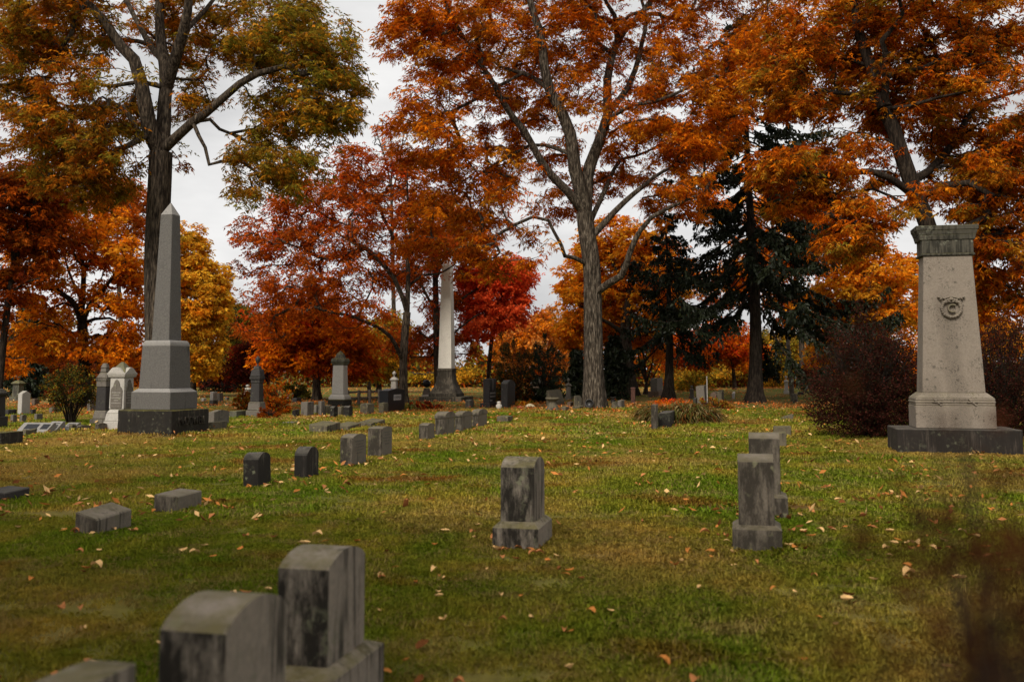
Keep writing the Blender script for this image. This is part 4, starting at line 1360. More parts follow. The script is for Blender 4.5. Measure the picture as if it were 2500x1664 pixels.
    for idx, ci in chains:
        pts = NP[idx] - off
        rr = rad[idx].copy()
        if ci == 0:
            z = pts[:, 2]
            r0 = rr[0]
            fl = 1 + (trunk_flare - 1) * np.exp(-np.maximum(z, 0) / (r0 * 1.6))
            ph = r.uniform(0, 6.28, 3)
            def lob(m, a, z=z, r0=r0, ph=ph):
                e = np.exp(-np.maximum(z, 0) / (r0 * 2.2))[:, None]
                return 1 + 0.22 * e * np.cos(5 * a + ph[0])[None] + 0.04 * np.cos(3 * a + ph[1])[None] + 0.03 * np.sin(9 * a[None] + z[:, None] * 0.4)
            tr.add(pts, rr * fl, 28, lob)
        elif ci > 0:
            rr[0] = min(rr[0], rr[1] * 1.25)
            br.add(pts, rr, 10)
        else:
            rr[0] = min(rr[0], rr[1] * 1.2)
            sd = 6 if rr[0] > 0.06 else (4 if rr[0] > 0.025 else 3)
            br.add(pts, rr, sd)
    tr.build('trunk', M[bark], root)
    br.build('branches', M[bark], root)
    # leaves: sprays along the last stretch of every twig
    if per > 0:
        E = np.array(ends)
        keep = r.uniform(size=len(E)) > leaf_bare
        E = E[keep]
        cp = NP[E]; pp = NP[par[E]]
        centre = np.mean(cp, axis=0)
        npt = np.maximum(1, r.poisson(per, len(E)))
        src = np.repeat(np.arange(len(E)), npt)
        gp = NP[np.maximum(par[par[E]], 0)]
        u = r.uniform(0, 2.15, len(src))[:, None]
        on = np.where(u < 1, gp[src] * (1 - u) + pp[src] * u, pp[src] * (2 - u) + cp[src] * (u - 1))
        ball = unit(r.normal(size=(len(src), 3))) * (r.uniform(size=(len(src), 1)) ** .45)
        pos = on + ball * spread * 1.05 * np.array([1, 1, 0.6]) - np.array([0, 0, .06])
        outd = unit(pos - centre) * np.array([1, 1, 0.3])
        Vl, Ql, own = compound(r, pos, outd, k, L, W, droop)
        cl = pal_pick(r, len(E), *pal)
        cl2 = pal_pick(r, len(pos), *pal)
        pc = cl[src] * 0.6 + cl2 * 0.4
        if colour_fn is not None:
            pc = colour_fn(r, pos, pc)
        pc = pc * r.uniform(0.55, 1.25, (len(pos), 1))
        lc = np.minimum(pc[own] * r.uniform(0.7, 1.2, (len(own), 1)), .95)
        np_obj('crown', Vl - off, Ql, M[mat], root, np.repeat(lc, 3, axis=0))
    return root

def tf(ox, oy, s_):
    return lambda *pp: [(ox + a / s_, oy + b_ / s_) for a, b_ in pp]
zA, zB, zC_, zD, zE = tf(0, 0, 2.4505), tf(880, 0, 2.306), tf(1700, 0, 2.8), tf(520, 320, 3.563), tf(0, 400, 3.135)

# --- great tree right of centre
make_tree('hickory_tree', 'great orange tree with forked pale grey trunk right of centre', 43.0, [
    ([(1452, 996), (1450, 900), (1448, 760), (1445, 650), (1432, 560), (1428, 520)], 44, 38, 0),
    (zB((1250, 1210), (1215, 1050), (1180, 880), (1165, 760), (1110, 620), (1050, 520), (1020, 400), (1008, 250), (975, 100), (945, -40), (920, -200)), 28, 9, -1.5),
    (zB((1290, 1200), (1310, 1000), (1370, 800), (1415, 640), (1412, 450), (1440, 300), (1500, 170), (1600, 60), (1680, -60)), 27, 8, 1.5),
    (zB((1420, 640), (1500, 520), (1560, 380), (1590, 230), (1605, 100), (1560, -60)), 14, 6, 3),
    (zB((1480, 200), (1455, 60), (1400, 0), (1370, -60)), 12, 6, -1),
    (zB((1250, 1230), (1150, 1110), (1040, 1000), (960, 880), (900, 770), (830, 680), (770, 580), (700, 450), (620, 330), (560, 230), (510, 120), (450, 0)), 18, 5, -3.5),
    (zB((1330, 1290), (1390, 1140), (1440, 1010), (1500, 900), (1580, 880), (1700, 820)), 12, 4, 3.5),
    (zB((1310, 1380), (1400, 1270), (1500, 1150), (1600, 1050), (1700, 970), (1850, 900)), 15, 4, 0.5),
    (zB((1330, 1620), (1410, 1560), (1480, 1520), (1530, 1400), (1590, 1280), (1650, 1210), (1770, 1150), (1900, 1090)), 15, 4, -3),
    (zB((1250, 1500), (1160, 1450), (1110, 1440), (1100, 1380), (1060, 1300), (1040, 1240), (960, 1215), (860, 1260), (760, 1330)), 9, 3, -2.5),
    (zB((1430, 690), (1480, 620), (1560, 580), (1680, 560), (1800, 520), (2000, 430)), 10, 3, -3),
    (zB((1190, 910), (1110, 870), (1040, 840), (950, 830), (850, 880), (740, 940), (640, 1000)), 8, 3, 2.5),
    (zB((1050, 540), (980, 470), (900, 420), (780, 380), (700, 300)), 9, 3, 2),
    (zB((740, 520), (660, 560), (570, 600), (480, 640)), 5, 2.5, -1),
    ], [
    (1120, 90, 190, 150, -2.5, 3.5, 1.2), (1000, 70, 90, 70, -3.5, 2.0, .9), (1040, 290, 110, 120, -3.5, 2.5, .9), (1140, 440, 150, 120, -2, 3.0, .9), (1080, 560, 120, 75, -3, 2.2, .8),
    (1230, 250, 130, 160, 2.5, 2.5, .8), (1330, 60, 170, 130, 1, 4.5, .9), (1300, 600, 90, 60, -2, 2.0, .25), (1210, 640, 110, 50, -2, 2.0, .5),
    (1560, 60, 190, 130, 0, 4.5, 1.2), (1480, 220, 110, 120, -1.5, 2.5, .7), (1640, 220, 190, 140, -1, 4.0, 1.3), (1590, 370, 150, 110, 2, 3.0, 1.0), (1670, 400, 110, 100, -2, 3.0, .9), (1790, 150, 110, 130, -1, 2.5, .9), (1770, 330, 80, 70, -1.5, 2, .5), (1850, 30, 110, 80, 0, 2.5, .7),
    (1740, 500, 70, 50, -2.5, 1.6, .25), (1640, 500, 110, 60, 1.5, 2.5, .6), (1390, 350, 70, 120, 3, 2.0, .35), (1250, 390, 120, 110, 3.5, 2.2, .8), (1350, 230, 110, 130, 3.5, 2.2, .7), (1400, 470, 80, 70, 3.5, 2, .4), (1180, 530, 110, 70, 3, 2, .5), (1330, 520, 60, 60, 3.5, 1.5, .25), (1480, 420, 60, 90, 4, 1.5, .4), (1300, -160, 420, 140, 0, 6, .8), (1700, -120, 250, 150, 0, 5, .7)],
    2100, 18, 0.22, 0.066, ([ORANGE, DEEP, RUST, GOLD, BROWN], [3.4, 3, 3.4, 1.4, 2.6]), 3, k=5, spread=0.42, bark='bark_grey', trunk_flare=1.35, reveal=.85)

# --- tall tree behind the grey obelisk
def green_shift(r, pos, pc):
    f = (.3 + .7 * sstep(-13.0, -6.0, pos[:, 0]))[:, None] * r.uniform(0.3, 1.0, (len(pos), 1))
    g = pal_pick(r, len(pos), [GREEN, OLIVE, GOLD], [3, 4, 1.2])
    return pc * (1 - f) + g * f
make_tree('ash_tree', 'tall olive and orange tree rising behind the grey obelisk', 33.0, [
    ([(392, 1024), (384, 800), (382, 640), (386, 520), (390, 430), (392, 372)], 58, 50, 0),
    (zA((940, 900), (890, 780), (872, 650), (850, 500), (800, 350), (720, 270), (620, 130), (520, 10), (430, -120)), 34, 12, -1.5),
    (zA((975, 880), (995, 700), (1005, 520), (990, 380), (970, 250), (966, 60), (960, -150)), 32, 14, 1.2),
    (zA((1010, 480), (1050, 330), (1085, 180), (1110, 60), (1120, -120)), 26, 12, -1),
    (zA((1090, 250), (1150, 160), (1215, 80), (1290, -10), (1350, -100)), 12, 6, 2),
    (zA((815, 350), (785, 240), (755, 90), (730, -60)), 15, 8, 2.5),
    (zA((1005, 940), (1090, 850), (1190, 745), (1260, 690), (1360, 590), (1450, 500), (1550, 440), (1700, 400), (1900, 370), (2000, 340), (2110, 260)), 20, 5, -1.5),
    (zA((1535, 445), (1515, 370), (1600, 290), (1680, 220), (1760, 130)), 8, 3, 1.5),
    (zA((1150, 780), (1190, 850), (1225, 910), (1250, 1000), (1320, 968), (1440, 960), (1560, 1040)), 8, 3, -1.5),
    (zA((1230, 710), (1330, 700), (1380, 760), (1430, 790), (1540, 770), (1640, 790), (1720, 850)), 8, 3, 1.0),
    (zA((2000, 340), (2060, 390), (2090, 470)), 5, 3, 0.5),
    (zA((860, 440), (740, 420), (600, 470), (480, 470), (330, 520)), 10, 4, -2),
    (zA((470, 80), (420, 150), (400, 230), (360, 310), (320, 390)), 7, 3, -1),
    (zA((880, 820), (760, 900), (640, 960), (520, 1000)), 7, 3, -2),
    ], [
    (130, 60, 150, 100, -1, 3, 1.1), (60, 190, 90, 110, -1, 2.5, .8), (230, 230, 130, 90, -2, 2.5, .9), (120, 340, 130, 100, -1.5, 2.5, 1.1), (260, 390, 110, 85, -1.5, 2.2, 1.0), (190, 450, 110, 50, -1, 2.0, .7), (320, 260, 60, 70, 2, 2, .5), (60, 90, 80, 60, 2, 2, .5),
    (400, 200, 75, 55, -2.5, 1.2, .35), (470, 310, 50, 40, -1.5, 1.2, .2), (440, 380, 40, 30, 1, 1.2, .25), (440, 110, 90, 80, 3, 1.8, .5), (450, 260, 60, 60, 3, 1.2, .3), (330, -40, 330, 80, 0, 4, .7), (560, 80, 120, 110, 1.5, 2.2, .7), (500, 210, 60, 60, 2, 1.5, .35),
    (700, 90, 170, 110, 0, 3, 1.1), (800, 190, 100, 130, -1, 2.5, 1.1), (690, 260, 120, 80, 0.5, 2.2, .9), (820, 300, 75, 50, -1, 1.8, .7), (640, 340, 110, 60, 0.5, 2, .8), (620, 420, 100, 60, -1.5, 2, .8), (720, 410, 90, 70, -1, 2, .6), (600, 480, 60, 40, -1.5, 1.5, .3)],
    1500, 17, 0.175, 0.058, ([ORANGE, DEEP, RUST, BROWN, OLIVE], [1.2, 1.0, 2.2, 3.4, 3.4]), 8, k=5, spread=0.34, colour_fn=green_shift, trunk_flare=1.2, reveal=.85)

# --- big tree behind the right-hand monument
make_tree('oak_tree', 'broad orange brown tree leaning over the right-hand monument', 31.0, [
    ([(2330, 1030), (2326, 850), (2304, 680), (2262, 540), (2224, 440), (2198, 365), (2182, 315), (2160, 265)], 44, 32, 0),
    (zC_((1290, 750), (1240, 600), (1190, 450), (1130, 280), (1090, 180), (1080, 40), (1040, -120)), 28, 12, 1),
    (zC_((1345, 800), (1350, 580), (1320, 480), (1335, 400), (1290, 310), (1380, 180), (1410, 100), (1360, -60)), 16, 6, -1.5),
    (zC_((1350, 560), (1450, 480), (1530, 350), (1600, 280), (1760, 190)), 12, 4, 1.5),
    (zC_((1440, 540), (1500, 515), (1600, 490), (1740, 400), (1860, 300)), 9, 3, -1.5),
    (zC_((1430, 1320), (1330, 1240), (1250, 1190), (1130, 1150), (1000, 1170), (870, 1210), (740, 1200), (600, 1240), (480, 1260)), 16, 4, -2.5),
    (zC_((1460, 1380), (1370, 1400), (1300, 1350), (1200, 1290), (1040, 1310)), 9, 3, 1.5),
    (zC_((1470, 1250), (1600, 1180), (1760, 1000), (1900, 760), (2060, 660), (2240, 600)), 18, 6, 2),
    (zC_((1480, 1400), (1650, 1300), (1840, 1270), (2000, 1340), (2220, 1370)), 14, 5, -1.5),
    (zC_((1230, 650), (1100, 680), (960, 660), (830, 630), (700, 690), (600, 760)), 9, 3, -1.5),
    (zC_((1360, 700), (1500, 700), (1700, 650), (1880, 620)), 9, 3, -2),
    (zC_((1180, 480), (1040, 420), (900, 400), (760, 300)), 8, 3, 1.5),
    ], [
    (1990, 100, 150, 110, 0, 3, 1.0), (1970, 250, 100, 60, -1, 2.2, .7), (1890, 180, 80, 90, -1, 2, .7), (2130, 300, 90, 70, 2.5, 1.6, .6), (2080, 170, 100, 80, 2.5, 2, .6), (2020, 470, 80, 60, -1, 1.6, .5), (2290, 250, 90, 80, 3, 1.6, .6), (2150, 420, 70, 50, 3, 1.4, .4), (1950, 520, 80, 40, -1.5, 1.4, .35), (2130, 60, 170, 100, 1, 3, 1), (2240, 190, 160, 110, 0, 3, 1), (2380, 90, 150, 120, 0, 3, 1.1), (2420, 260, 120, 110, -1, 3, 1), (2330, 330, 110, 80, 1.5, 2, .7),
    (2060, 230, 90, 60, 0, 2, .55), (2060, 360, 90, 60, 0, 2, .45), (1930, 400, 110, 55, -2, 2, 1.1), (1870, 430, 50, 45, -2.5, 1.3, .4), (2050, 430, 110, 50, -2, 2, .8), (1855, 500, 30, 35, -2.5, 1.0, .15),
    (2130, 520, 100, 60, -2.5, 1.6, .9), (2080, 590, 80, 55, -2.0, 1.6, .8), (2230, 480, 100, 50, -1, 2, .7), (2340, 440, 120, 80, -1, 2.5, 1), (2440, 430, 100, 120, 0, 3, 1.1), (2400, 580, 110, 90, 0, 2.5, 1.2), (2470, 700, 80, 90, 0, 2.5, 1), (2200, -80, 380, 90, 0, 5, .7)],
    1950, 17, 0.18, 0.062, ([ORANGE, DEEP, RUST, BROWN, GOLD, OLIVE], [2.0, 1.8, 3.2, 3.4, 1.4, 1.4]), 21, k=5, spread=0.34, bark='bark_dark', reveal=.8)

# --- red-brown trees of the middle distance
make_tree('red_oak_tree', 'wide rust red tree left of the slender obelisk', 50.0, [
    ([(986, 972), (985, 880), (990, 800), (994, 762)], 19, 17, 0),
    (zD((1690, 1560), (1640, 1400), (1580, 1280), (1500, 1180), (1340, 1020), (1200, 960), (1060, 870)), 10, 3, -2),
    (zD((1690, 1540), (1700, 1300), (1700, 1100), (1640, 1020), (1570, 900), (1500, 760), (1420, 560)), 10, 3, 1),
    (zD((1740, 1480), (1750, 1350), (1850, 1260), (1980, 1240), (2100, 1150)), 7, 3, 2),
    (zD((1700, 1150), (1720, 900), (1700, 650), (1690, 400)), 6, 3, -1),
    (zD((1680, 2000), (1560, 1790), (1400, 1680), (1180, 1600), (950, 1560)), 9, 3, -3),
    (zD((1300, 990), (1050, 1080), (860, 1060), (760, 900), (640, 860)), 5, 2.5, 2),
    ], [
    (700, 560, 120, 110, 1, 3, 1), (620, 600, 60, 80, -1, 2, .5), (780, 470, 110, 90, 0, 3, 1), (900, 420, 110, 80, 0, 3, 1.0), (930, 540, 130, 100, -1, 3, 1.1), (820, 640, 130, 90, -1, 3, 1.0), (720, 720, 130, 60, -2, 3, 1.0), (870, 760, 100, 50, -2, 2.5, .6), (1010, 430, 70, 80, 1, 2.5, .7), (1040, 560, 80, 90, 1, 2.5, .7), (950, 660, 90, 50, 2, 2.5, .6), (640, 790, 70, 50, -1, 2.5, .6)],
    1000, 11, 0.20, 0.085, ([RUST, BRICK, RED, BROWN, DEEP], [3, 4, .9, 2, 1.4]), 31, k=4, spread=0.42, reveal=.7)

make_tree('red_oak_tree', 'rust red tree with trunk directly behind the slender obelisk', 57.0, [
    ([(1070, 968), (1066, 860), (1064, 740), (1062, 640)], 16, 12, 0),
    ([(1064, 760), (1030, 700), (1000, 640), (985, 560)], 6, 3, 1), ([(1062, 680), (1090, 600), (1130, 540)], 6, 3, -1),
    ([(1066, 800), (1100, 750), (1150, 710), (1200, 690), (1260, 680)], 7, 3, 1), ([(1066, 850), (1120, 800), (1170, 770)], 5, 2.5, -2), ([(1062, 640), (1050, 560), (1060, 470)], 9, 4, 1)],
    [(1060, 560, 110, 110, 0, 3.5, 1), (1130, 590, 80, 60, 0, 3, .6), (1000, 660, 60, 70, 1, 3, .6), (1080, 740, 70, 55, 1, 3, .5), (1060, 830, 120, 55, 2, 3, .8), (960, 830, 60, 60, 3, 2, .4)],
    600, 11, 0.22, 0.09, ([RUST, BRICK, RED, BROWN, TAN], [3, 3, 1.2, 2, .8]), 33, k=4, spread=0.46, reveal=.5)

make_tree('maple_tree', 'bright scarlet maple beyond the slender obelisk', 62.0, [
    ([(1190, 962), (1195, 880), (1205, 790), (1215, 720)], 10, 8, 0), ([(1210, 760), (1240, 700), (1260, 660)], 5, 3, 0), ([(1208, 790), (1180, 740), (1160, 690)], 5, 3, 0)],
    [(1240, 665, 65, 45, -3, 3, 1.2), (1175, 690, 70, 65, -3, 3, 1.2), (1245, 745, 55, 50, -3, 3, 1), (1175, 780, 60, 45, -3, 3, .7)],
    430, 15, 0.24, 0.15, ([SCARLET, (0.9, 0.16, 0.04)], [4, 1.2]), 35, k=3, spread=0.5)

make_tree('oak_tree', 'pale tan orange tree in the gap left of the great trunk', 92.0, [
    ([(1300, 952), (1302, 880), (1305, 800), (1310, 760)], 9, 7, 0), ([(1306, 800), (1340, 760), (1365, 740)], 4, 2, 0), ([(1306, 810), (1270, 770)], 4, 2, 0)],
    [(1320, 790, 55, 40, 0, 4, 1), (1290, 830, 60, 50, 0, 4, .9), (1370, 860, 40, 50, 0, 3, .5), (1250, 840, 50, 60, 1, 4, .7), (1340, 740, 30, 20, 0, 2, .3)],
    330, 13, 0.3, 0.18, ([TAN, ORANGE, DEEP, BROWN], [3, 2, 1.5, 1]), 37, k=3, spread=0.8)

make_tree('maple_tree', 'bright orange tree with dark trunk behind the great trunk', 61.0, [
    ([(1536, 970), (1530, 880), (1526, 800), (1535, 740), (1540, 690)], 32, 18, 0),
    ([(1530, 830), (1560, 810), (1600, 803), (1660, 800)], 9, 4, -2), ([(1530, 820), (1490, 790), (1450, 770), (1410, 740)], 9, 4, -1), ([(1538, 720), (1500, 650), (1480, 590)], 8, 4, 1), ([(1540, 700), (1570, 630), (1580, 570)], 8, 4, 0), ([(1530, 860), (1500, 845), (1470, 840)], 5, 2, -2)],
    [(1510, 600, 110, 80, 1, 3.5, 1), (1420, 700, 60, 110, 0, 3, 1), (1600, 660, 110, 90, 1, 3, 1), (1500, 720, 90, 60, 2, 3, .8), (1610, 760, 80, 50, 0, 3, .6), (1400, 800, 45, 60, 0, 3, .8), (1480, 800, 60, 40, 3, 3, .5)],
    700, 16, 0.24, 0.15, ([GOLD, ORANGE, YEL, DEEP], [3.4, 4, .8, 1.4]), 41, k=4, spread=0.5, bark='bark_dark', reveal=.6)

make_tree('maple_tree', 'golden orange tree behind the spruce and the dark red hedge', 52.0, [
    ([(2120, 985), (2122, 900), (2118, 800), (2112, 740)], 20, 14, 0), ([(2115, 780), (2080, 720), (2050, 680)], 7, 3, 0), ([(2115, 760), (2150, 700), (2190, 650)], 7, 3, 0), ([(2118, 800), (2060, 770), (2010, 760)], 6, 3, -1)],
    [(2110, 660, 110, 80, 0, 3.5, 1), (2050, 720, 70, 60, 0, 3, .8), (2180, 740, 90, 70, 0, 3, .9), (2090, 780, 80, 50, 0, 3, .6), (2020, 860, 60, 35, 3, 3, .4), (2300, 700, 120, 130, 4, 4, .9), (2420, 800, 100, 90, 4, 4, .8)],
    560, 16, 0.24, 0.15, ([GOLD, ORANGE, YEL, DEEP, OLIVE], [3, 4, .8, 1.6, .6]), 43, k=4, spread=0.62)

# --- left background
make_tree('maple_tree', 'glowing orange tree with low fork left of the grey obelisk', 45.0, [
    ([(208, 992), (206, 900), (203, 830), (201, 790)], 25, 22, 0),
    (zE((625, 1240), (590, 1120), (540, 1050), (440, 970), (320, 940), (200, 900)), 14, 4, -2), (zE((625, 1230), (625, 1050), (640, 830), (600, 640), (570, 520)), 14, 5, 0.5),
    (zE((640, 840), (700, 730), (760, 620)), 8, 4, 1), (zE((640, 1220), (690, 1080), (800, 960), (900, 820), (1000, 780)), 11, 4, -1.5), (zE((650, 1230), (740, 1190), (850, 1180), (980, 1240)), 8, 3, 1),
    (zE((500, 760), (470, 700), (420, 650), (330, 590)), 6, 3, 2), (zE((540, 1050), (500, 900), (485, 760), (490, 600)), 6, 3, 2)],
    [(190, 540, 120, 70, 0, 3, 1), (120, 620, 90, 70, 0, 3, .8), (260, 600, 80, 70, 0, 3, .9), (320, 650, 55, 80, -1, 2.5, .9), (180, 690, 110, 60, -1.5, 2.5, 1), (300, 760, 80, 60, -1.5, 2.5, 1.1), (150, 830, 100, 50, -2, 2.5, 1.1), (260, 860, 90, 50, -2, 2.5, 1.1), (330, 850, 50, 60, -1, 2, .7), (100, 760, 60, 60, -1, 2.5, .6), (60, 880, 60, 50, -1, 2, .5)],
    760, 11, 0.2, 0.12, ([ORANGE, DEEP, GOLD, RUST], [5, 2.0, 2.6, 1.4]), 51, k=4, spread=0.36, bark='bark_dark', reveal=.8)

make_tree('oak_tree', 'brown red tree with slanting trunk at the far left edge', 40.0, [
    ([(-8, 1000), (2, 900), (12, 800), (22, 720), (34, 650)], 16, 13, 0), ([(28, 690), (50, 600), (72, 540), (90, 470)], 8, 3, 0), ([(20, 730), (-20, 640), (-50, 560)], 8, 3, 1), ([(34, 650), (30, 560), (20, 480)], 8, 4, -1), ([(30, 720), (60, 690), (110, 680)], 5, 3, -1)],
    [(20, 480, 110, 80, 0, 3, 1.1), (80, 450, 110, 60, 1, 3, .9), (30, 600, 100, 80, 0, 3, 1), (120, 560, 70, 60, 1, 2.5, .6), (-20, 720, 70, 80, 0, 2.5, .8), (90, 650, 60, 30, 0, 2, .4)],
    460, 15, 0.19, 0.095, ([RUST, BROWN, WINE, BRICK], [3, 3, .8, 1.5]), 53, k=4, spread=0.36, bark='bark_dark', reveal=.6)

make_tree('beech_tree', 'thin leaved tan tree showing sky left of the tall trunk', 60.0, [
    ([(300, 985), (298, 850), (290, 700), (285, 600)], 12, 8, 0), ([(285, 620), (320, 560), (350, 520)], 4, 2, 0), ([(288, 660), (260, 580), (250, 500)], 4, 2, 0), ([(285, 600), (290, 530), (310, 470)], 5, 2, 0)],
    [(300, 470, 70, 50, 0, 3, 1), (330, 530, 45, 45, 0, 3, .8), (250, 480, 60, 50, 0, 3, .7)],
    240, 10, 0.2, 0.11, ([TAN, RUST, DEEP], [2, 3, 2]), 55, k=4, spread=0.5)

make_tree('maple_tree', 'dense golden yellow tree right of the grey obelisk', 62.0, [
    ([(470, 972), (472, 900), (470, 830), (468, 760)], 14, 10, 0), ([(470, 820), (510, 760), (540, 720)], 5, 3, 0), ([(468, 780), (450, 700), (450, 620)], 6, 3, 0), ([(470, 800), (420, 740)], 5, 3, 0)],
    [(455, 590, 45, 50, 0, 3, .9), (500, 670, 60, 55, 0, 3.5, 1), (440, 690, 60, 70, 0, 3.5, 1), (530, 730, 38, 45, 0, 3, .9), (480, 770, 75, 55, -1, 3.5, 1), (490, 850, 55, 60, -1, 3, .9), (430, 840, 50, 60, 0, 3, .7), (500, 910, 35, 25, -1, 2, .4)],
    480, 16, 0.24, 0.16, ([YEL, GOLD, (0.45, 0.3, 0.03), ORANGE], [3.4, 3.4, 1.4, 1]), 57, k=4, spread=0.42)

make_tree('oak_tree', 'dark olive tree beyond the yellow tree', 80.0, [
    ([(600, 960), (602, 880), (598, 800)], 9, 6, 0), ([(600, 840), (560, 790), (545, 750)], 4, 2, 0), ([(600, 850), (640, 800)], 4, 2, 0)],
    [(580, 790, 50, 60, 0, 4, 1), (560, 880, 60, 50, 0, 4, 1), (640, 850, 50, 50, 0, 4, .7), (530, 920, 50, 30, 0, 3, .5)],
    420, 14, 0.28, 0.17, ([(0.07, 0.07, 0.018), OLIVE, BROWN, WINE], [3, 1.5, 1.5, 1]), 59, k=3, spread=0.7, bark='bark_dark')
make_tree('plum_tree', 'small wine red tree behind the near black pillar', 66.0, [
    ([(655, 962), (652, 920), (650, 880)], 6, 5, 0), ([(651, 900), (625, 860)], 3, 2, 0), ([(651, 900), (670, 850)], 3, 2, 0)],
    [(620, 880, 55, 55, 0, 3, 1), (580, 930, 55, 40, 0, 3, .8), (650, 850, 40, 40, 0, 2.5, .6)],
    260, 14, 0.24, 0.15, ([WINE, MAROON, RED, BROWN], [3, 2, 1, 1]), 60, k=3, spread=0.55, bark='bark_dark')
make_tree('maple_tree', 'orange red tree with straight trunk behind the white pillar', 56.0, [
    ([(773, 972), (772, 900), (770, 850), (768, 800)], 17, 13, 0), ([(770, 850), (730, 800), (700, 760)], 6, 3, 0), ([(769, 830), (820, 790), (870, 770)], 6, 3, 0), ([(768, 800), (760, 740), (770, 690)], 8, 4, 0), ([(771, 870), (700, 860), (660, 850)], 5, 2, 1)],
    [(720, 800, 90, 55, 0, 3, 1), (830, 820, 80, 55, 0, 3, 1.1), (770, 870, 110, 40, 1, 3, 1), (680, 860, 60, 50, 1, 3, .8), (870, 880, 60, 55, 1, 3, .8), (770, 760, 90, 50, 1, 3, .6), (860, 830, 50, 40, -1, 2, .6)],
    620, 16, 0.22, 0.13, ([ORANGE, DEEP, RED, RUST], [3, 3.4, 1.6, 1.4]), 61, k=4, spread=0.6)
make_tree('oak_tree', 'yellow olive tree between the two rust red trunks', 74.0, [
    ([(925, 958), (925, 900), (920, 850)], 10, 8, 0), ([(922, 870), (950, 820)], 4, 2, 0), ([(922, 870), (890, 830)], 4, 2, 0)],
    [(930, 860, 60, 60, 0, 4, 1), (960, 800, 40, 50, 0, 3, .6), (900, 910, 50, 40, 0, 3, .6), (1130, 920, 60, 40, -3, 3, .6), (1040, 930, 60, 30, 0, 3, .4)],
    340, 14, 0.27, 0.17, ([OLIVE, GOLD, BROWN, YEL], [3, 2, 1.5, .7]), 63, k=3, spread=0.6)
make_tree('maple_tree', 'red orange tree low behind the spruce trunk', 70.0, [
    ([(1795, 966), (1792, 920), (1788, 880)], 9, 7, 0), ([(1790, 890), (1750, 850), (1700, 840)], 4, 2, 0), ([(1790, 890), (1820, 850)], 4, 2, 0)],
    [(1760, 820, 70, 45, 0, 3, 1.1), (1700, 860, 70, 40, 0, 3, .9), (1820, 860, 50, 40, 0, 3, .7), (1650, 850, 50, 50, 0, 3, .5)],
    360, 14, 0.25, 0.15, ([RED, DEEP, ORANGE, RUST], [2.4, 3, 1.4, 1.4]), 65, k=3, spread=0.65)
make_tree('oak_tree', 'olive green and gold tree far behind the spruce', 95.0, [
    ([(1890, 958), (1890, 900), (1895, 850)], 8, 6, 0), ([(1892, 880), (1850, 850)], 3, 2, 0), ([(1892, 870), (1930, 830)], 3, 2, 0)],
    [(1880, 850, 60, 60, 0, 4, 1), (1950, 860, 60, 60, 0, 4, .9), (1820, 900, 60, 40, 0, 4, .8), (1740, 910, 60, 40, 0, 4, .8), (1910, 920, 60, 35, 0, 4, .8), (1660, 900, 50, 40, 0, 4, .6)],
    520, 13, 0.3, 0.18, ([OLIVE, GOLD, (0.06, 0.07, 0.02), BROWN], [3, 2.4, 1.5, 1]), 67, k=3, spread=0.8)
make_tree('small_tree', 'slim many stemmed tree left of the dark die', 64.0, [
    ([(1576, 970), (1577, 950), (1578, 935)], 9, 7, 0), ([(1577, 940), (1562, 900), (1556, 850), (1555, 800)], 4, 2, 0), ([(1578, 938), (1574, 890), (1580, 840)], 4, 2, 0), ([(1579, 936), (1592, 890), (1600, 840)], 4, 2, 0), ([(1578, 945), (1600, 910), (1618, 870)], 3, 1.5, 0), ([(1577, 940), (1570, 880), (1560, 830), (1545, 815)], 4, 1.5, 0)],
    [(1570, 820, 50, 30, 0, 2, 1), (1610, 850, 30, 30, 0, 2, .5)], 120, 10, 0.2, 0.11, ([ORANGE, DEEP, TAN], [2, 2, 1]), 69, k=3, spread=0.4, bark='bark_dark')
make_tree('bare_tree', 'leafless pale tree showing thin twigs against the sky', 75.0, [
    ([(965, 965), (962, 800), (958, 600), (955, 450)], 12, 6, 0), ([(956, 480), (975, 400), (985, 330), (985, 290)], 4, 1.5, 0), ([(955, 460), (940, 390), (925, 340), (915, 300)], 4, 1.5, 0), ([(955, 450), (958, 380), (955, 310)], 4, 1.5, 0), ([(957, 520), (910, 450), (890, 400)], 3, 1.5, 0)],
    [(955, 340, 60, 55, 0, 2.5, 1), (920, 380, 50, 40, 0, 2, .6)], 200, 0, 0.2, 0.1, ([TAN], [1]), 71, tipr=0.011)
make_tree('oak_tree', 'dark brown crown of a tree far left behind the small spruce', 70.0, [
    ([(120, 965), (118, 900), (115, 850)], 9, 7, 0), ([(116, 880), (90, 840)], 3, 2, 0), ([(116, 880), (150, 840)], 3, 2, 0)],
    [(60, 850, 70, 60, 0, 3, 1), (130, 880, 70, 50, 0, 3, 1), (20, 900, 50, 50, 0, 3, .8), (200, 900, 60, 40, 0, 3, .7), (330, 910, 60, 50, 3, 3, .8)],
    420, 14, 0.26, 0.16, ([WINE, BROWN, RUST, MAROON], [2, 3, 1.4, 1.4]), 73, k=3, spread=0.65, bark='bark_dark')

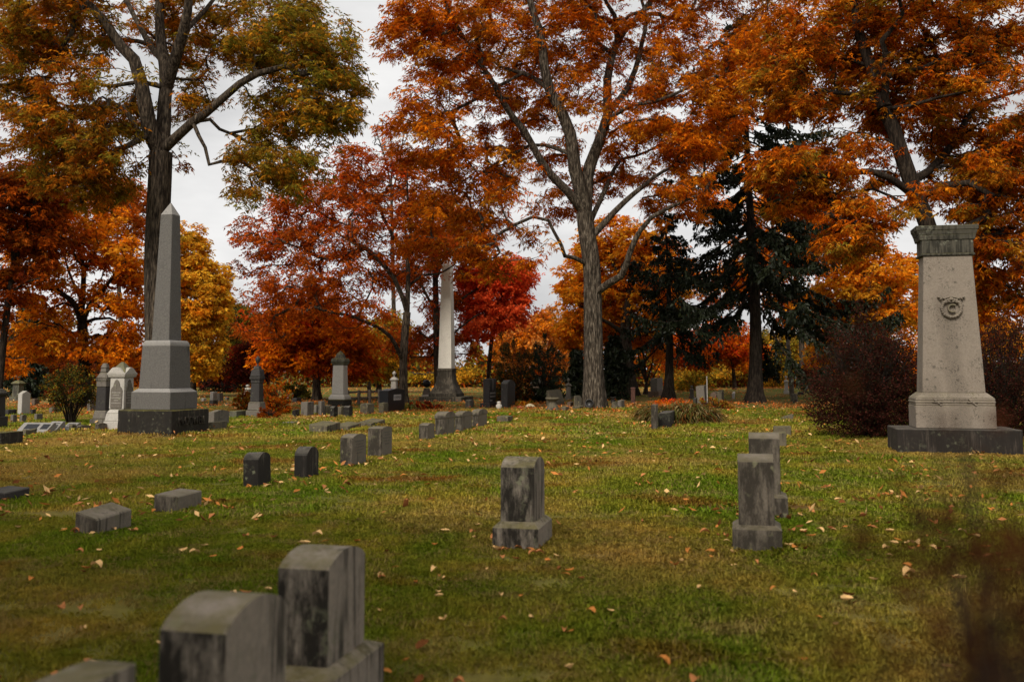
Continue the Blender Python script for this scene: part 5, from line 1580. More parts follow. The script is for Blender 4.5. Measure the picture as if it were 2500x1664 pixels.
# --- unseen trees added out of frame to darken the near lawn
def rear_tree(label, x, y, seed, R, zc_, pal):
    r = np.random.default_rng(seed)
    o = thing('hickory_tree', label, 'tree', (x, y, float(hgt(x, y))), 0, 'trees behind the viewer')  # out of view, put in for the shade its crown throws
    T = Tubes(); Bt = Tubes()
    z = np.linspace(-.2, zc_ * 1.1, 14)
    T.add(np.stack([.1 * np.sin(z), 0 * z, z], 1), np.interp(z, [0, 1, zc_ * 1.1], [.55, .4, .12]), 16)
    T.build('trunk', M['bark'], o)
    ends = []
    for i in range(150):
        dv = unit(r.normal(size=3)) * r.uniform(.3, 1) ** .5 * np.array([R, R, R * .62])
        e = np.array([0, 0, zc_]) + dv
        s0 = np.array([0, 0, zc_ * r.uniform(.45, 1.0)])
        u = np.linspace(0, 1, 7)[:, None]
        c = (1 - u) ** 2 * s0 + 2 * u * (1 - u) * (s0 * .6 + e * .4 + [0, 0, .6]) + u * u * e
        Bt.add(c, np.linspace(.09, .015, 7), 4)
        ends.append(e)
    Bt.build('branches', M['bark'], o)
    pos = np.repeat(np.array(ends), 22, axis=0) + r.normal(size=(150 * 22, 3)) * .6
    V, Q, own = compound(r, pos, unit(pos), 5, .26, .10, .9)
    np_obj('crown', V, Q, M['leaf'], o, np.repeat(pal_pick(r, len(own), *pal), 3, axis=0))
rear_tree('orange hickory behind the viewer on the left, outside the picture', -7.5, -5.5, 301, 5.0, 10.5, ([ORANGE, DEEP, RUST], [2, 3, 2]))
rear_tree('orange hickory beside the viewer on the left, outside the picture', -13.5, 3.0, 303, 5.0, 9.5, ([ORANGE, DEEP, RUST], [2, 3, 2]))
rear_tree('orange hickory beside the viewer on the right, outside the picture', 9.0, 2.0, 302, 5.5, 10.5, ([ORANGE, DEEP, RUST], [2, 3, 2]))

make_tree('maple_tree', 'tall orange tree filling the sky behind the great spruce', 72.0, [
    ([(1960, 962), (1958, 860), (1950, 740), (1940, 640)], 14, 10, 0), ([(1948, 720), (1900, 640), (1860, 560)], 6, 3, 0), ([(1942, 680), (1980, 600), (2000, 520)], 6, 3, 0), ([(1950, 760), (1880, 720), (1800, 700)], 5, 3, 0)],
    [(1940, 600, 110, 90, 0, 3, 1), (1840, 640, 90, 80, 0, 3, .9), (2010, 520, 80, 80, 0, 3, .7), (1760, 700, 90, 60, 0, 3, .7), (1960, 740, 100, 60, 0, 3, .8), (1880, 500, 90, 70, 0, 3, .5)],
    460, 15, 0.26, 0.15, ([ORANGE, DEEP, GOLD, RUST, BROWN], [3, 3, 1.4, 2, 1.4]), 68, k=4, spread=0.55)

# --- spruces
def spruce(label, px, d, base_py, top_py, half_w, low_frac, seed, n_br, tw, skirt=None, group='dark spruces'):
    r = np.random.default_rng(seed)
    C = P(px, base_py, d); C[2] = float(hgt(C[0], C[1]))
    top = zpix(C[0], C[1], top_py) - C[2]
    root = thing('spruce_tree', label, 'tree', C, 0, group)
    mp = d / F
    T = Tubes()
    z = np.linspace(-.15, top, 30)
    tp = np.stack([0.12 * np.sin(z * .35), 0 * z, z], 1)
    rr = tw * mp / 2 * (1 - 0.92 * (z / top).clip(0, 1)) * (1 + 0.7 * np.exp(-z.clip(0) / .5))
    ph = r.uniform(0, 6, 2)
    T.add(tp, rr, 20, lambda m, a: 1 + 0.2 * np.exp(-z.clip(0) / .5)[:, None] * np.cos(4 * a + ph[0])[None])
    T.build('trunk', M['bark_dark'], root)
    Bt = Tubes()
    bs, dd, ll = [], [], []
    for i in range(n_br):
        f = low_frac + (1 - low_frac) * (i + r.uniform(0, 1)) / n_br
        f = min(f, .985)
        az = i * 2.399 + r.uniform(-.4, .4)
        q = (1 - f) / (1 - low_frac)
        Lb = half_w * mp * (0.06 + 0.94 * q ** 0.55) * r.choice([r.uniform(.4, .7), r.uniform(.8, 1.25)], p=[.3, .7])
        h = np.array([math.cos(az), math.sin(az), 0])
        n = max(5, int(Lb / .3))
        u = np.linspace(0, 1, n)
        drop = -(0.08 + 0.36 * q) * r.uniform(.5, 1.35) * Lb * np.sin(u * np.pi * .62) ** 1.3 + 0.10 * Lb * u ** 3
        pts = np.array([0, 0, f * top])[None] + h[None] * (u * Lb)[:, None] + np.array([0, 0, 1.0])[None] * drop[:, None]
        pts[1:] += np.cumsum(r.normal(size=(n - 1, 3)) * .03, axis=0)
        Bt.add(pts, np.linspace(0.02 + .035 * q, .006, n), 4)
        side = np.array([-h[1], h[0], 0])
        # hanging sprays
        for s_ in range(int(n * 4.6)):
            t_ = r.uniform(.12 + .2 * q, 1.0)
            a_ = pts[0] * 0 + np.array([np.interp(t_, u, pts[:, c]) for c in range(3)])
            sg = r.choice([-1, 1])
            out = (side * sg * r.uniform(.3, 1.0) + h * r.uniform(.2, .8)); out = out / np.linalg.norm(out)
            Ls = r.uniform(.25, .75) * (0.45 + .8 * q) * (1.1 - .5 * t_)
            m = max(3, int(Ls / .10))
            v = np.linspace(0, 1, m)
            sp = a_[None] + out[None] * (v * Ls * .75)[:, None] - np.array([0, 0, 1.0])[None] * (Ls * .85 * v ** 1.6)[:, None]
            rep = 2
            b0 = np.repeat(sp, rep, axis=0)
            tang = unit(np.gradient(sp, axis=0))
            dv = np.repeat(tang, rep, axis=0) * .8 + r.normal(size=(m * rep, 3)) * .55 + np.array([0, 0, -.35])
            bs.append(b0); dd.append(dv); ll.append(r.uniform(.15, .30, m * rep))
    Bt.build('branches', M['bark_dark'], root)
    b0 = np.concatenate(bs); dv = np.concatenate(dd); l0 = np.concatenate(ll)
    V, Q = leaf_quads(r, b0, dv, l0, l0 * .42, 1.0)
    c = np.array(DGREEN)[None] * r.uniform(.5, 1.5, (len(b0), 1)) * np.array([1, 1, 1.0])
    np_obj('foliage', V, Q, M['needle'], root, np.repeat(c, 4, axis=0))
    return root
spruce('great dark spruce with hanging boughs and bare lower trunk right of centre', 1843, 50.0, 977, 40, 300, 0.25, 81, 165, 34)
spruce('dark spruce with straight furrowed trunk left of the great spruce', 1632, 54.0, 968, 520, 130, 0.30, 83, 40, 24)
spruce('small dark spruce at the far left edge', 62, 58.0, 975, 725, 62, 0.08, 85, 55, 10)
spruce('dark cedar hidden just right of the great grey trunk', 1500, 55.0, 972, 815, 38, 0.05, 87, 40, 8)
spruce('dark cedar just left of the great grey trunk', 1408, 58.0, 970, 850, 36, 0.05, 89, 36, 8)

# ------------------------------------------------------------------ bushes
def bush(name, label, px, base_py, rx_px, h_py, d=None, n=9000, L=.06, W=.035, pal=None, seed=1, stems=26, group='bushes', ry=None, dome=1.0, mat='leaf', open_base=0.0, stem_mat='bark_dark', k=1):
    r = np.random.default_rng(seed)
    C = G(px, base_py) if d is None else P(px, base_py, d)
    C[2] = float(hgt(C[0], C[1]))
    mp = C[1] / F
    R = rx_px * mp; Ry = ry or R
    Ht = zpix(C[0], C[1], h_py) - C[2]
    o = thing(name, label, 'bush', C, 0, group)
    T = Tubes()
    tips = []
    for i in range(stems):
        a = r.uniform(0, 6.283); q = math.sqrt(r.uniform(0, 1))
        ex = np.array([math.cos(a) * R * q, math.sin(a) * Ry * q, Ht * (0.55 + .45 * math.sqrt(max(0, 1 - q * q))) * r.uniform(.8, 1.05)])
        s0 = np.array([math.cos(a) * R * .12 * q, math.sin(a) * Ry * .12 * q, -.05])
        ct = s0 * .5 + ex * np.array([.35, .35, .6])
        u = np.linspace(0, 1, 8)[:, None]
        c = (1 - u) ** 2 * s0 + 2 * u * (1 - u) * ct + u * u * ex
        T.add(c, np.linspace(.018, .004, 8), 4)
        for j in (3, 4, 5, 6):
            e = c[j] + unit(r.normal(size=3) + np.array([0, 0, .4])) * R * .3
            T.add(np.array([c[j], (c[j] + e) / 2 + r.normal(size=3) * .03, e]), [.006, .005, .003], 3)
    T.build('stems', M[stem_mat], o)
    nc = max(30, int(n / 55))
    dr = unit(r.normal(size=(nc, 3)))
    dr[:, 2] = np.abs(dr[:, 2]) if dome >= 1 else dr[:, 2]
    rad = r.uniform(0, 1, nc) ** (1 / 3.4)
    lump = 1 + 0.16 * np.sin(dr[:, 0] * 5 + seed) * np.cos(dr[:, 1] * 4 + seed * 2) + 0.12 * np.sin(dr[:, 2] * 9 + dr[:, 0] * 11) + r.normal(size=nc) * .07
    zb = Ht * open_base
    cen = dr * (rad * lump)[:, None] * np.array([R, Ry, 1.0])
    if dome >= 1:
        cen[:, 2] = zb + (Ht - zb) * dr[:, 2] ** .75 * rad * lump
        low = r.uniform(size=nc) < .3
        cen[low, 2] = r.uniform(0.03, .5, low.sum()) * Ht
    else:
        cen[:, 2] = zb + (Ht - zb) * (.5 + .5 * dr[:, 2] * rad * lump)
    own = r.integers(0, nc, n)
    sz = min(R, Ht) * .11
    # sprays reach outward along their shoots
    u_ = r.uniform(-1, 1.4, n)[:, None]
    pos = cen[own] + dr[own] * u_ * sz * 1.3 + r.normal(size=(n, 3)) * sz * .5
    pos[:, 2] = np.maximum(pos[:, 2], .02)
    d_ = unit(dr[own] + r.normal(size=(n, 3)) * .9)
    cl = pal_pick(r, n, *pal) * r.uniform(.6, 1.3, (n, 1))
    l = L * r.uniform(.6, 1.35, n)
    V, Q = leaf_quads(r, pos, d_, l, l * W / L, 1.2)
    np_obj('foliage', V, Q, M[mat], o, np.repeat(cl, 4, axis=0))
    return o
HEDGE = ([MAROON, (0.04, 0.02, 0.012), (0.10, 0.028, 0.02), (0.035, 0.03, 0.013)], [4, 3, 1.2, 1.6])
bush('barberry_bush', 'big dark red barberry bush left of the right-hand monument', 2130, 1066, 130, 782, n=42000, L=.055, W=.032, pal=HEDGE, seed=5, stems=140, ry=1.2)
bush('barberry_bush', 'dark red barberry bush cut by the right edge behind the monument', 2450, 1070, 110, 790, n=26000, L=.055, W=.032, pal=HEDGE, seed=6, stems=90, ry=1.2)
bush('shrub', 'upright olive leaved shrub with bare stems left of the gothic monument', 172, 1034, 60, 898, n=5200, L=.075, W=.04, pal=([(0.055, 0.055, 0.016), OLIVE, BROWN], [4, 1.2, 1]), seed=7, stems=34, dome=0, open_base=.25)
bush('burning_bush', 'rusty orange bush just right of the near black pillar', 668, 1012, 42, 938, n=5200, L=.085, W=.05, pal=([RUST, DEEP, OLIVE, BROWN], [3, 2, 1.6, 2]), seed=8)
bush('burning_bush', 'rusty bush just left of the near black pillar', 597, 1003, 22, 948, n=3200, L=.085, W=.05, pal=([RUST, BROWN, OLIVE], [2, 2, 1.4]), seed=9)
bush('shrub', 'low reddish twiggy shrub before the near black pillar', 655, 1022, 24, 997, n=1500, L=.08, W=.04, pal=([RUST, WINE, BROWN], [2, 1, 2]), seed=10)
bush('shrub', 'pale green shrub behind the cluster of small headstones', 722, 975, 32, 935, n=2600, L=.12, W=.07, pal=([(0.14, 0.15, 0.03), OLIVE], [3, 2]), seed=11)
bush('yew_bush', 'black green yew bush behind the die with curved top', 1332, 985, 44, 828, d=51, n=11000, L=.1, W=.045, pal=([DGREEN, (0.03, 0.045, 0.015)], [3, 1]), seed=12, mat='needle', ry=1.5)
bush('shrub', 'tall brown olive shrub behind the twin black slabs', 1255, 985, 48, 825, d=50, n=9000, L=.12, W=.06, pal=([(0.05, 0.04, 0.015), BROWN, (0.04, 0.05, 0.015)], [3, 2, 2]), seed=13, ry=1.5)
bush('shrub', 'dark thicket beneath the orange tree at far right of the lawn', 2010, 962, 58, 868, d=70, n=6000, L=.16, W=.1, pal=([WINE, (0.035, 0.022, 0.015), BROWN], [2, 3, 1]), seed=14)
bush('shrub', 'yellow olive shrub behind the red orange tree right of centre', 1690, 972, 50, 905, d=75, n=3600, L=.17, W=.11, pal=([OLIVE, GOLD, BROWN], [3, 1, 1]), seed=15)
bush('shrub', 'golden shrub behind the tiny white column', 1885, 962, 42, 895, d=82, n=3600, L=.18, W=.11, pal=([GOLD, OLIVE, BROWN], [2, 2, 1]), seed=16)
bush('shrub', 'dark red shrubbery at the far left behind the mossy spire', 110, 972, 60, 935, d=66, n=3000, L=.16, W=.1, pal=([WINE, RED, BROWN], [2, 1, 2]), seed=17)
bush('shrub', 'black shade shrub below the yellow tree', 545, 965, 55, 900, d=76, n=4200, L=.17, W=.1, pal=([(0.02, 0.016, 0.012), WINE], [3, 1]), seed=18)  # leaf colours near black with some wine
bush('flower_shrub', 'low wine coloured ground shrub left of the slender obelisk base', 1035, 999, 45, 984, n=1800, L=.12, W=.06, pal=([WINE, RED, BROWN], [2, 1, 2]), seed=19, ry=.8)
bush('shrub', 'low leafy plants around the leaning grey headstones', 1745, 996, 45, 977, d=42, n=1800, L=.13, W=.05, pal=([OLIVE, BROWN, RED, TAN], [2, 2, .6, 1]), seed=21, ry=.8)

# strap-leaved clumps
def strap(name, label, px, base_py, n, R, Ht, pal, seed, Lr=(.35, .7), wd=.022, ry=None, d=None):
    r = np.random.default_rng(seed)
    C = G(px, base_py); C[2] = float(hgt(C[0], C[1]))
    o = thing(name, label, 'plant', C, 0)
    Vs, Qs, Cs = [], [], []
    a = r.uniform(0, 6.283, n); q = np.sqrt(r.uniform(0, 1, n))
    b0 = np.stack([np.cos(a) * q * R, np.sin(a) * q * (ry or R), r.uniform(0, Ht * .8, n) * (1 - .5 * q)], 1)
    az = a + r.normal(size=n) * .9
    L = r.uniform(*Lr, n)
    up = r.uniform(.15, 1.1, n)
    h = np.stack([np.cos(az), np.sin(az), np.zeros(n)], 1)
    side = np.stack([-np.sin(az), np.cos(az), np.zeros(n)], 1)
    prof = [0, .35, .7, 1.0]; ww = [.7, 1, .75, .08]
    rows = []
    for u, w_ in zip(prof, ww):
        c = b0 + h * (L * u * .8)[:, None] + np.array([0, 0, 1.0]) * (L * (up * u - (.5 + .5 * up) * u * u))[:, None]
        rows.append(np.stack([c - side * wd * w_, c + side * wd * w_], 1))
    V = np.stack(rows, 1).reshape(n, 8, 3)
    V[:, :, 2] = np.maximum(V[:, :, 2], .004)
    f = np.array([[0, 1, 3, 2], [2, 3, 5, 4], [4, 5, 7, 6]])
    Q = (np.arange(n)[:, None, None] * 8 + f[None]).reshape(-1, 4)
    cl = pal_pick(r, n, *pal) * r.uniform(.6, 1.3, (n, 1))
    np_obj('strap_leaves', V.reshape(-1, 3), Q, M['leaf'], o, np.repeat(cl, 8, axis=0))
    return o
LILY = ([(0.15, 0.13, 0.035), (0.28, 0.2, 0.08), (0.22, 0.075, 0.02), (0.09, 0.10, 0.022), (0.38, 0.29, 0.14)], [3, 2, 2.4, 2.4, .8])
strap('leafy_clump', 'wide clump of drooping strap leaves around two stones right of centre', 1668, 1032, 3800, 1.08, .85, LILY, 91, (.3, .6), .018, .65)
strap('leafy_clump', 'left end of strap leaf planting beside the tall narrow headstone', 1590, 1026, 1100, .42, .7, LILY, 92, (.3, .55), .017, .5)
strap('leafy_clump', 'red and orange leaf sprays behind the wide strap leaf clump', 1640, 992, 260, .8, .5, ([SCARLET, ORANGE, RED, DEEP], [1, 2, 1, 2]), 95, (.3, .6), .022, .5)
strap('yucca_plant', 'spiky green grass plant right of the black polished headstone', 1000, 1000, 110, .12, .1, ([(0.16, 0.17, 0.05), OLIVE], [2, 1]), 93, (.7, 1.3), .02)
strap('leafy_clump', 'orange strap leaves beside the right black slab', 1276, 990, 90, .3, .1, ([GOLD, OLIVE, DEEP], [2, 1, 1]), 94, (.5, 1.0), .02)

# distant wood that closes the view beyond the cemetery
r = np.random.default_rng(99)
n = 90000
x = r.uniform(-75, 75, n); y = 98 + r.uniform(0, 14, n)
topz = 4.6 + 2.2 * np.sin(x * .21) + 1.6 * np.sin(x * .53 + 2) + 1.2 * np.sin(x * 1.3 + 1) + .8 * np.sin(x * 2.9)
z = np.abs(r.uniform(0.0, 1, n)) ** .9 * topz
pos = np.stack([x, y, z], 1)
V, Q = leaf_quads(r, pos, r.normal(size=(n, 3)), r.uniform(.3, .6, n), .3, 1.5)
sel = np.sin(x * .17 + 1) + .6 * np.sin(x * .47) + r.normal(size=n) * .5
cl = np.where((sel > .5)[:, None], pal_pick(r, n, [GOLD, DEEP, ORANGE, RUST], [1, 2, 2, 2]), pal_pick(r, n, [OLIVE, BROWN, (0.05, 0.045, 0.015), RUST, WINE], [1.4, 2, 2.4, 1, 1]))
fw = np_obj('distant_wood', V, Q, M['leaf'], None, np.repeat(cl * r.uniform(.6, 1.2, (n, 1)), 4, axis=0))
tag(fw, 'low distant wood of olive and gold foliage beyond the last graves', 'woodland', None, 'stuff')

# blurred barberry sprig close to the lens, lower right
def near_shrub():
    r = np.random.default_rng(17)
    o = thing('barberry_bush', 'out of focus dark twigs close to the lens at lower right', 'bush', (0.5, 0.5, float(hgt(.5, .5))), 0)
    T = Tubes()
    off = np.array([.5, .5, float(hgt(.5, .5))])
    pos, tang = [], []
    tips = [(2480, 1250, .95), (2380, 1330, .9), (2290, 1240, .95), (2330, 1420, .85), (2460, 1450, .8), (2420, 1560, .75), (2500, 1560, .75), (2310, 1620, .8), (2150, 1600, .95), (2340, 1060, 1.0), (2240, 1190, 1.0), (2470, 1650, .7), (2520, 1380, .8), (2300, 720, 1.15), (2270, 930, 1.1), (2440, 1350, .85), (2500, 1480, .8), (2400, 1640, .7), (2480, 1600, .8), (2360, 1500, .8), (2450, 1530, .9), (2250, 1660, .8), (2510, 1640, .9), (2420, 1460, .75)]
    for (px, py, dd_) in tips:
        e = P(px, py, dd_ * .72) - off
        s0 = np.array([r.normal() * .06, r.normal() * .06, -.03])
        ct = s0 * .4 + e * np.array([.75, .6, .45])
        u = np.linspace(0, 1, 16)[:, None]
        c = (1 - u) ** 2 * s0 + 2 * u * (1 - u) * ct + u * u * e
        T.add(c, np.linspace(.006, .0015, 16), 5)
        sparse = py < 1100
        for j in range(7, 16):
            m = 1 if sparse else 6
            if sparse and j < 13: continue
            for _ in range(m):
                pos.append(c[j] + r.normal(size=3) * .024); tang.append(r.normal(size=3))
    T.build('stems', M['bark_dark'], o)
    pos = np.array(pos); tang = np.array(tang)
    V, Q = leaf_quads(r, pos, tang, r.uniform(.014, .03, len(pos)), .013, 1.2)
    cl = pal_pick(r, len(pos), [(0.065, 0.022, 0.009), (0.05, 0.02, 0.008), (0.09, 0.035, 0.012)], [2, 3, 1])
    np_obj('foliage', V, Q, M['leaf'], o, np.repeat(cl, 4, axis=0))
near_shrub()

# ------------------------------------------------------------------ grass
def blade_patch(name, seed, n, R, L, W):
    r = np.random.default_rng(seed)
    a = r.uniform(0, 6.283, n); q = np.sqrt(r.uniform(0, 1, n)) * R
    b0 = np.stack([np.cos(a) * q, np.sin(a) * q, np.full(n, -.008)], 1)
    az = r.uniform(0, 6.283, n); h = np.stack([np.cos(az), np.sin(az), np.zeros(n)], 1); sd = np.stack([-np.sin(az), np.cos(az), np.zeros(n)], 1)
    l = L * r.uniform(.45, 1.25, n); ln = r.uniform(.15, .95, n)
    m = b0 + h * (l * ln * .4)[:, None]; m[:, 2] += l * .62
    t = b0 + h * (l * ln)[:, None]; t[:, 2] += l * (1 - .45 * ln)
    V = np.stack([b0 - sd * W * .5, b0 + sd * W * .5, m + sd * W * .42, t, m - sd * W * .42], 1).reshape(-1, 3)
    Q = np.arange(n)[:, None] * 5 + np.array([0, 1, 2, 3, 4])[None]
    return np_obj(name, V, Q, M['grass'], None, None, False, False)

def scatter(name, pts, rot, scl, idx, sources, label):
    me = bpy.data.meshes.new(name)
    me.vertices.add(len(pts)); me.vertices.foreach_set('co', np.ascontiguousarray(pts, np.float32).ravel())
    for nm, ty, data, key in (('rot', 'FLOAT_VECTOR', rot, 'vector'), ('scl', 'FLOAT', scl, 'value'), ('pick', 'INT', idx, 'value')):
        at = me.attributes.new(nm, ty, 'POINT')
        at.data.foreach_set(key, np.ascontiguousarray(data, np.int32 if ty == 'INT' else np.float32).ravel())
    me.update()
    o = link(bpy.data.objects.new(name, me))
    ng = bpy.data.node_groups.new(name + '_nodes', 'GeometryNodeTree')
    ng.interface.new_socket('Geometry', in_out='INPUT', socket_type='NodeSocketGeometry')
    ng.interface.new_socket('Geometry', in_out='OUTPUT', socket_type='NodeSocketGeometry')
    gi, go = ng.nodes.new('NodeGroupInput'), ng.nodes.new('NodeGroupOutput')
    iop = ng.nodes.new('GeometryNodeInstanceOnPoints')
    jn = ng.nodes.new('GeometryNodeJoinGeometry')
    for s_ in sources:
        oi = ng.nodes.new('GeometryNodeObjectInfo'); oi.inputs['Object'].default_value = s_; oi.inputs['As Instance'].default_value = True
        ng.links.new(oi.outputs['Geometry'], jn.inputs[0])
    def na(nm, ty):
        a = ng.nodes.new('GeometryNodeInputNamedAttribute'); a.data_type = ty; a.inputs['Name'].default_value = nm
        return a.outputs['Attribute']
    ng.links.new(gi.outputs[0], iop.inputs['Points']); ng.links.new(jn.outputs[0], iop.inputs['Instance'])
    iop.inputs['Pick Instance'].default_value = True
    ng.links.new(na('pick', 'INT'), iop.inputs['Instance Index'])
    e2r = ng.nodes.new('FunctionNodeEulerToRotation')
    ng.links.new(na('rot', 'FLOAT_VECTOR'), e2r.inputs[0]); ng.links.new(e2r.outputs[0], iop.inputs['Rotation'])
    ng.links.new(na('scl', 'FLOAT'), iop.inputs['Scale'])
    ng.links.new(iop.outputs[0], go.inputs[0])
    md = o.modifiers.new('scatter', 'NODES'); md.node_group = ng
    tag(o, label, 'grass', None, 'stuff')
    return o

def wedge(r, y0, y1, dens):
    area = .60 * (y1 * y1 - y0 * y0)
    n = int(area * dens)
    y = np.sqrt(r.uniform(y0 * y0, y1 * y1, n)); x = r.uniform(-1, 1, n) * (y * .58 + .5)
    return x, y
r = np.random.default_rng(123)
src_a = [blade_patch('grass_patch', 200 + i, 150, .17, .048, .0045) for i in range(5)]
src_b = [blade_patch('grass_patch', 300 + i, 130, .28, .055, .008) for i in range(4)]
src_c = [blade_patch('grass_patch', 400 + i, 120, .55, .065, .016) for i in range(4)]
for nm, lab, y0, y1, dn, src in (('near_grass', 'short grass blades of the near lawn', 2.0, 11, 58, src_a), ('middle_grass', 'short grass blades of the middle lawn', 11, 24, 20, src_b), ('far_grass', 'short grass blades of the far lawn around the monuments', 24, 42, 6, src_c)):
    x, y = wedge(r, y0, y1, dn)
    z = hgt(x, y)
    n = len(x)
    rot = np.stack([r.normal(size=n) * .05, r.normal(size=n) * .05, r.uniform(0, 6.283, n)], 1)
    patchy = .8 + .5 * (np.sin(x * 1.7 + y * .9) * np.sin(y * 1.3 - x * .6) * .5 + .5)
    if nm == 'near_grass' or nm == 'middle_grass':      # uncut grass against the stones
        ex, ey = [], []
        for o_ in [q for q in bpy.data.objects if q.get('category') in ('headstone', 'grave marker', 'obelisk', 'monument') and y0 <= q.location.y < y1 + 1]:
            bb = [(v.co.x, v.co.y) for ch in ([o_] if o_.type == 'MESH' else list(o_.children)[:1]) for v in ch.data.vertices]
            bx0, bx1 = min(p[0] for p in bb), max(p[0] for p in bb); by0, by1 = min(p[1] for p in bb), max(p[1] for p in bb)
            cz, sz_ = math.cos(o_.rotation_euler.z), math.sin(o_.rotation_euler.z)
            for _ in range(int(26 * (bx1 - bx0 + by1 - by0))):
                if r.uniform() < (bx1 - bx0) / (bx1 - bx0 + by1 - by0): lx, ly = r.uniform(bx0, bx1), (by0 - .04 if r.uniform() < .6 else by1 + .04)
                else: lx, ly = (bx1 + .04 if r.uniform() < .6 else bx0 - .04), r.uniform(by0, by1)
                ex.append(o_.location.x + cz * lx - sz_ * ly); ey.append(o_.location.y + sz_ * lx + cz * ly)
        if ex:
            x = np.concatenate([x, ex]); y = np.concatenate([y, ey]); z = hgt(x, y); m_ = len(ex); n = len(x)
            rot = np.stack([r.normal(size=n) * .05, r.normal(size=n) * .05, r.uniform(0, 6.283, n)], 1)
            patchy = np.concatenate([patchy, r.uniform(1.0, 1.7, m_) * (.8 if nm == 'near_grass' else .55)])
    scatter(nm, np.stack([x, y, z], 1), rot, patchy * r.uniform(.75, 1.2, n), r.integers(0, len(src), n), src, lab)

# ------------------------------------------------------------------ fallen leaves
def leaf_shape(seed, size):
    r = np.random.default_rng(seed)
    bm = bmesh.new()
    nseg = 7
    curl = r.uniform(.6, 3.2) * r.choice([-1, 1, 1]); fold = r.uniform(.3, 1.2); tw = r.uniform(-.5, .5)
    wd = size * r.uniform(.14, .27)
    rows = []
    for i in range(nseg + 1):
        u = i / nseg
        w_ = wd * (math.sin(math.pi * min(1, u * .97 + .03)) ** .8) * (1 + .25 * (i % 2) * r.uniform(.3, 1)) + .001
        a = curl * (u - .4)
        x = size * (math.sin(a) / curl if abs(curl) > .05 else (u - .4)); z = size * ((1 - math.cos(a)) / curl if abs(curl) > .05 else 0)
        s_ = tw * (u - .5)
        L_ = bm.verts.new((x, -w_ * math.cos(s_), z + w_ * fold - w_ * math.sin(s_)))
        C_ = bm.verts.new((x, 0, z)); R_ = bm.verts.new((x, w_ * math.cos(s_), z + w_ * fold + w_ * math.sin(s_)))
        rows.append((L_, C_, R_))
    for A, B in zip(rows, rows[1:]):
        bm.faces.new((A[0], A[1], B[1], B[0])); bm.faces.new((A[1], A[2], B[2], B[1]))
    zmin = min(v.co.z for v in bm.verts)
    for v in bm.verts: v.co.z -= zmin
    return bm
LC = {'pale tan': (0.74, 0.47, 0.20), 'orange brown': (0.52, 0.20, 0.05), 'dark brown': (0.16, 0.06, 0.02), 'russet': (0.46, 0.19, 0.07)}
lmesh = {}
for ck, cv in LC.items():
    lst = []
    for i in range(5):
        bm = leaf_shape(700 + i * 13 + len(ck), .115)
        me = bpy.data.meshes.new('fallen_leaf')
        bm.to_mesh(me); bm.free()
        a = me.color_attributes.new('leaf_colour', 'FLOAT_COLOR', 'POINT')
        c4 = np.ones((len(me.vertices), 4), np.float32)
        c4[:, :3] = np.array(cv) * np.random.default_rng(i).uniform(.75, 1.2, (len(me.vertices), 1))
        a.data.foreach_set('color', c4.ravel())
        me.polygons.foreach_set('use_smooth', [True] * len(me.polygons))
        me.materials.append(M['litter'])
        lst.append(me)
    lmesh[ck] = lst
r = np.random.default_rng(321)
# leaves gather in loose drifts
def drift(x, y):
    q = (np.sin(x * .9 + 1.7 * np.sin(y * .5)) * np.sin(y * .75 + x * .25) + .6 * np.sin(x * 2.3 - y * 1.1 + 2) * np.sin(y * 2.1 + x * .7) + .4 * np.sin(x * 5.1 + y * 3.3) * np.sin(y * 4.7 - x * 2.2))
    return .12 + .88 * np.clip(q * .75 + .25, 0, 1) ** 1.5
pts = []
for y0, y1, dn in ((2.6, 7, 11), (7, 13, 11), (13, 22, 10), (22, 32, 13), (32, 38, 26.0), (38, 52, 48.0), (52, 95, 16.0)):
    x, y = wedge(r, y0, y1, dn)
    kp = r.uniform(size=len(x)) < drift(x, y)
    pts.append(np.stack([x[kp], y[kp]], 1))
stx = []
for o_ in [q for q in bpy.data.objects if q.get('category') in ('headstone', 'grave marker', 'obelisk', 'monument') and q.location.y < 34]:
    for _ in range(7):
        an = r.uniform(0, 6.283); rr_ = r.uniform(.28, .6) * (2.6 if o_.get('category') in ('obelisk', 'monument') else 1)
        stx.append((o_.location.x + rr_ * math.cos(an), o_.location.y + rr_ * math.sin(an)))
pts.append(np.array(stx))
pts = np.vstack(pts)
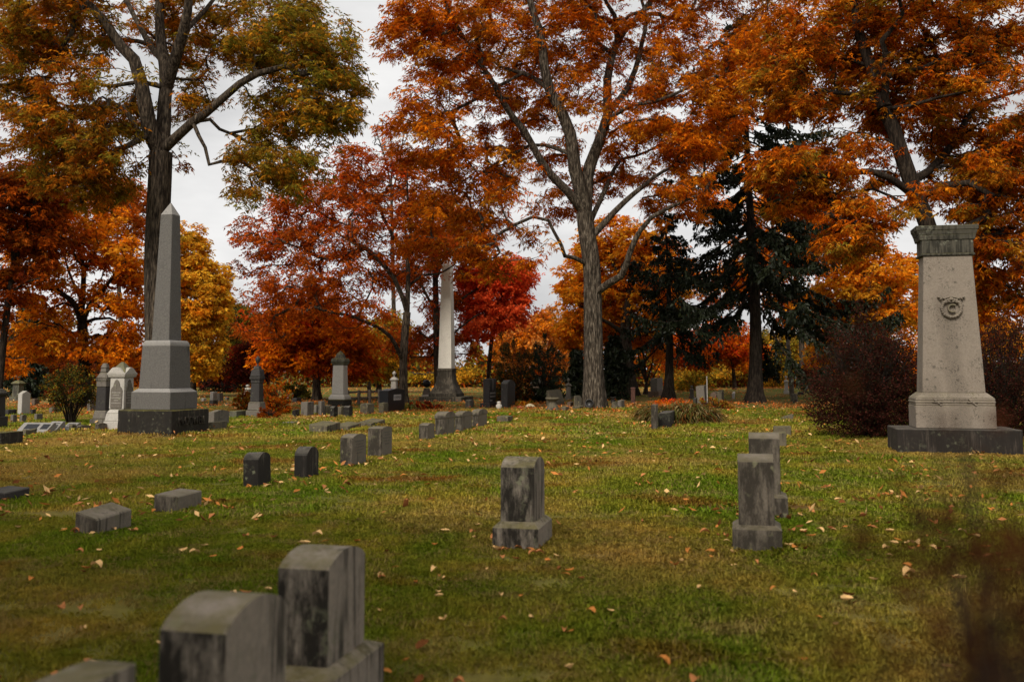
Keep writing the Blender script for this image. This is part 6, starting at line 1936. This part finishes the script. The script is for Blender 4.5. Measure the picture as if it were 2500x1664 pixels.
# some leaves lie heaped against others
pick_ = r.integers(0, len(pts), len(pts) // 3)
pts = np.vstack([pts, pts[pick_] + r.normal(size=(len(pick_), 2)) * .12])
inview = np.abs(pts[:, 0]) < pts[:, 1] * .515
key = np.where(inview, pts[:, 1], 1e6)
order = np.argsort(key)
first, rest = order[:300], order[300:]
keys = list(LC)
for i in first:
    ck = keys[int(r.choice(4, p=[.36, .26, .14, .24]))]
    me = lmesh[ck][int(r.integers(0, 5))]
    o = link(bpy.data.objects.new('fallen_leaf', me))
    x, y = pts[i]
    o.location = (x, y, float(hgt(x, y)) + .032)
    o.rotation_euler = (r.normal() * .16, r.normal() * .16, r.uniform(0, 6.283))
    sc_ = r.uniform(.5, 1.15); o.scale = (sc_, sc_ * r.uniform(.7, 1.3), sc_ * r.uniform(.4, .9))
    tag(o, f'curled {ck} fallen leaf lying on the near lawn', 'leaf', f'{ck} fallen leaves on the near lawn')
n = len(rest)
xy = pts[rest]
z = hgt(xy[:, 0], xy[:, 1])
far = sstep(30, 42, xy[:, 1])
base = np.stack([xy[:, 0], xy[:, 1], z + r.uniform(.03, .07, n)], 1)
az = r.uniform(0, 6.283, n)
d_ = np.stack([np.cos(az), np.sin(az), r.normal(size=n) * .35], 1)
l = r.uniform(.06, .15, n)
d_ = unit(d_); side = unit(np.cross(d_, unit(np.stack([r.normal(size=n) * .5, r.normal(size=n) * .5, np.ones(n)], 1)))); nr = np.cross(side, d_)
cu = r.uniform(-.1, .4, n)[:, None]
L1 = l[:, None]
w_ = L1 * r.uniform(.12, .28, (n, 1))
p0 = base; p1 = base + d_ * L1 * .5; p2 = base + d_ * L1 + nr * L1 * cu
V = np.stack([p0, p1 - side * w_ + nr * w_ * .6, p1, p1 + side * w_ + nr * w_ * .6, p2], 1).reshape(-1, 3)
Q = (np.arange(n)[:, None, None] * 5 + np.array([[0, 2, 1], [0, 3, 2], [1, 2, 4], [2, 3, 4]])[None]).reshape(-1, 3)
ca = pal_pick(r, n, list(LC.values()), [.28, .28, .18, .26]); cb = pal_pick(r, n, [(0.66, 0.22, 0.05), (0.62, 0.13, 0.03), (0.70, 0.34, 0.12), (0.34, 0.11, 0.035)], [3, 2.4, 1.6, 1.2])
sel = (r.uniform(size=n) < far * .8)[:, None]
cl = np.where(sel, cb, ca) * r.uniform(.7, 1.25, (n, 1))
fl = np_obj('leaf_litter', V, Q, M['litter'], None, np.repeat(cl, 5, axis=0))
tag(fl, 'scattered litter of tan and orange leaves over the farther lawn', 'leaf litter', None, 'stuff')
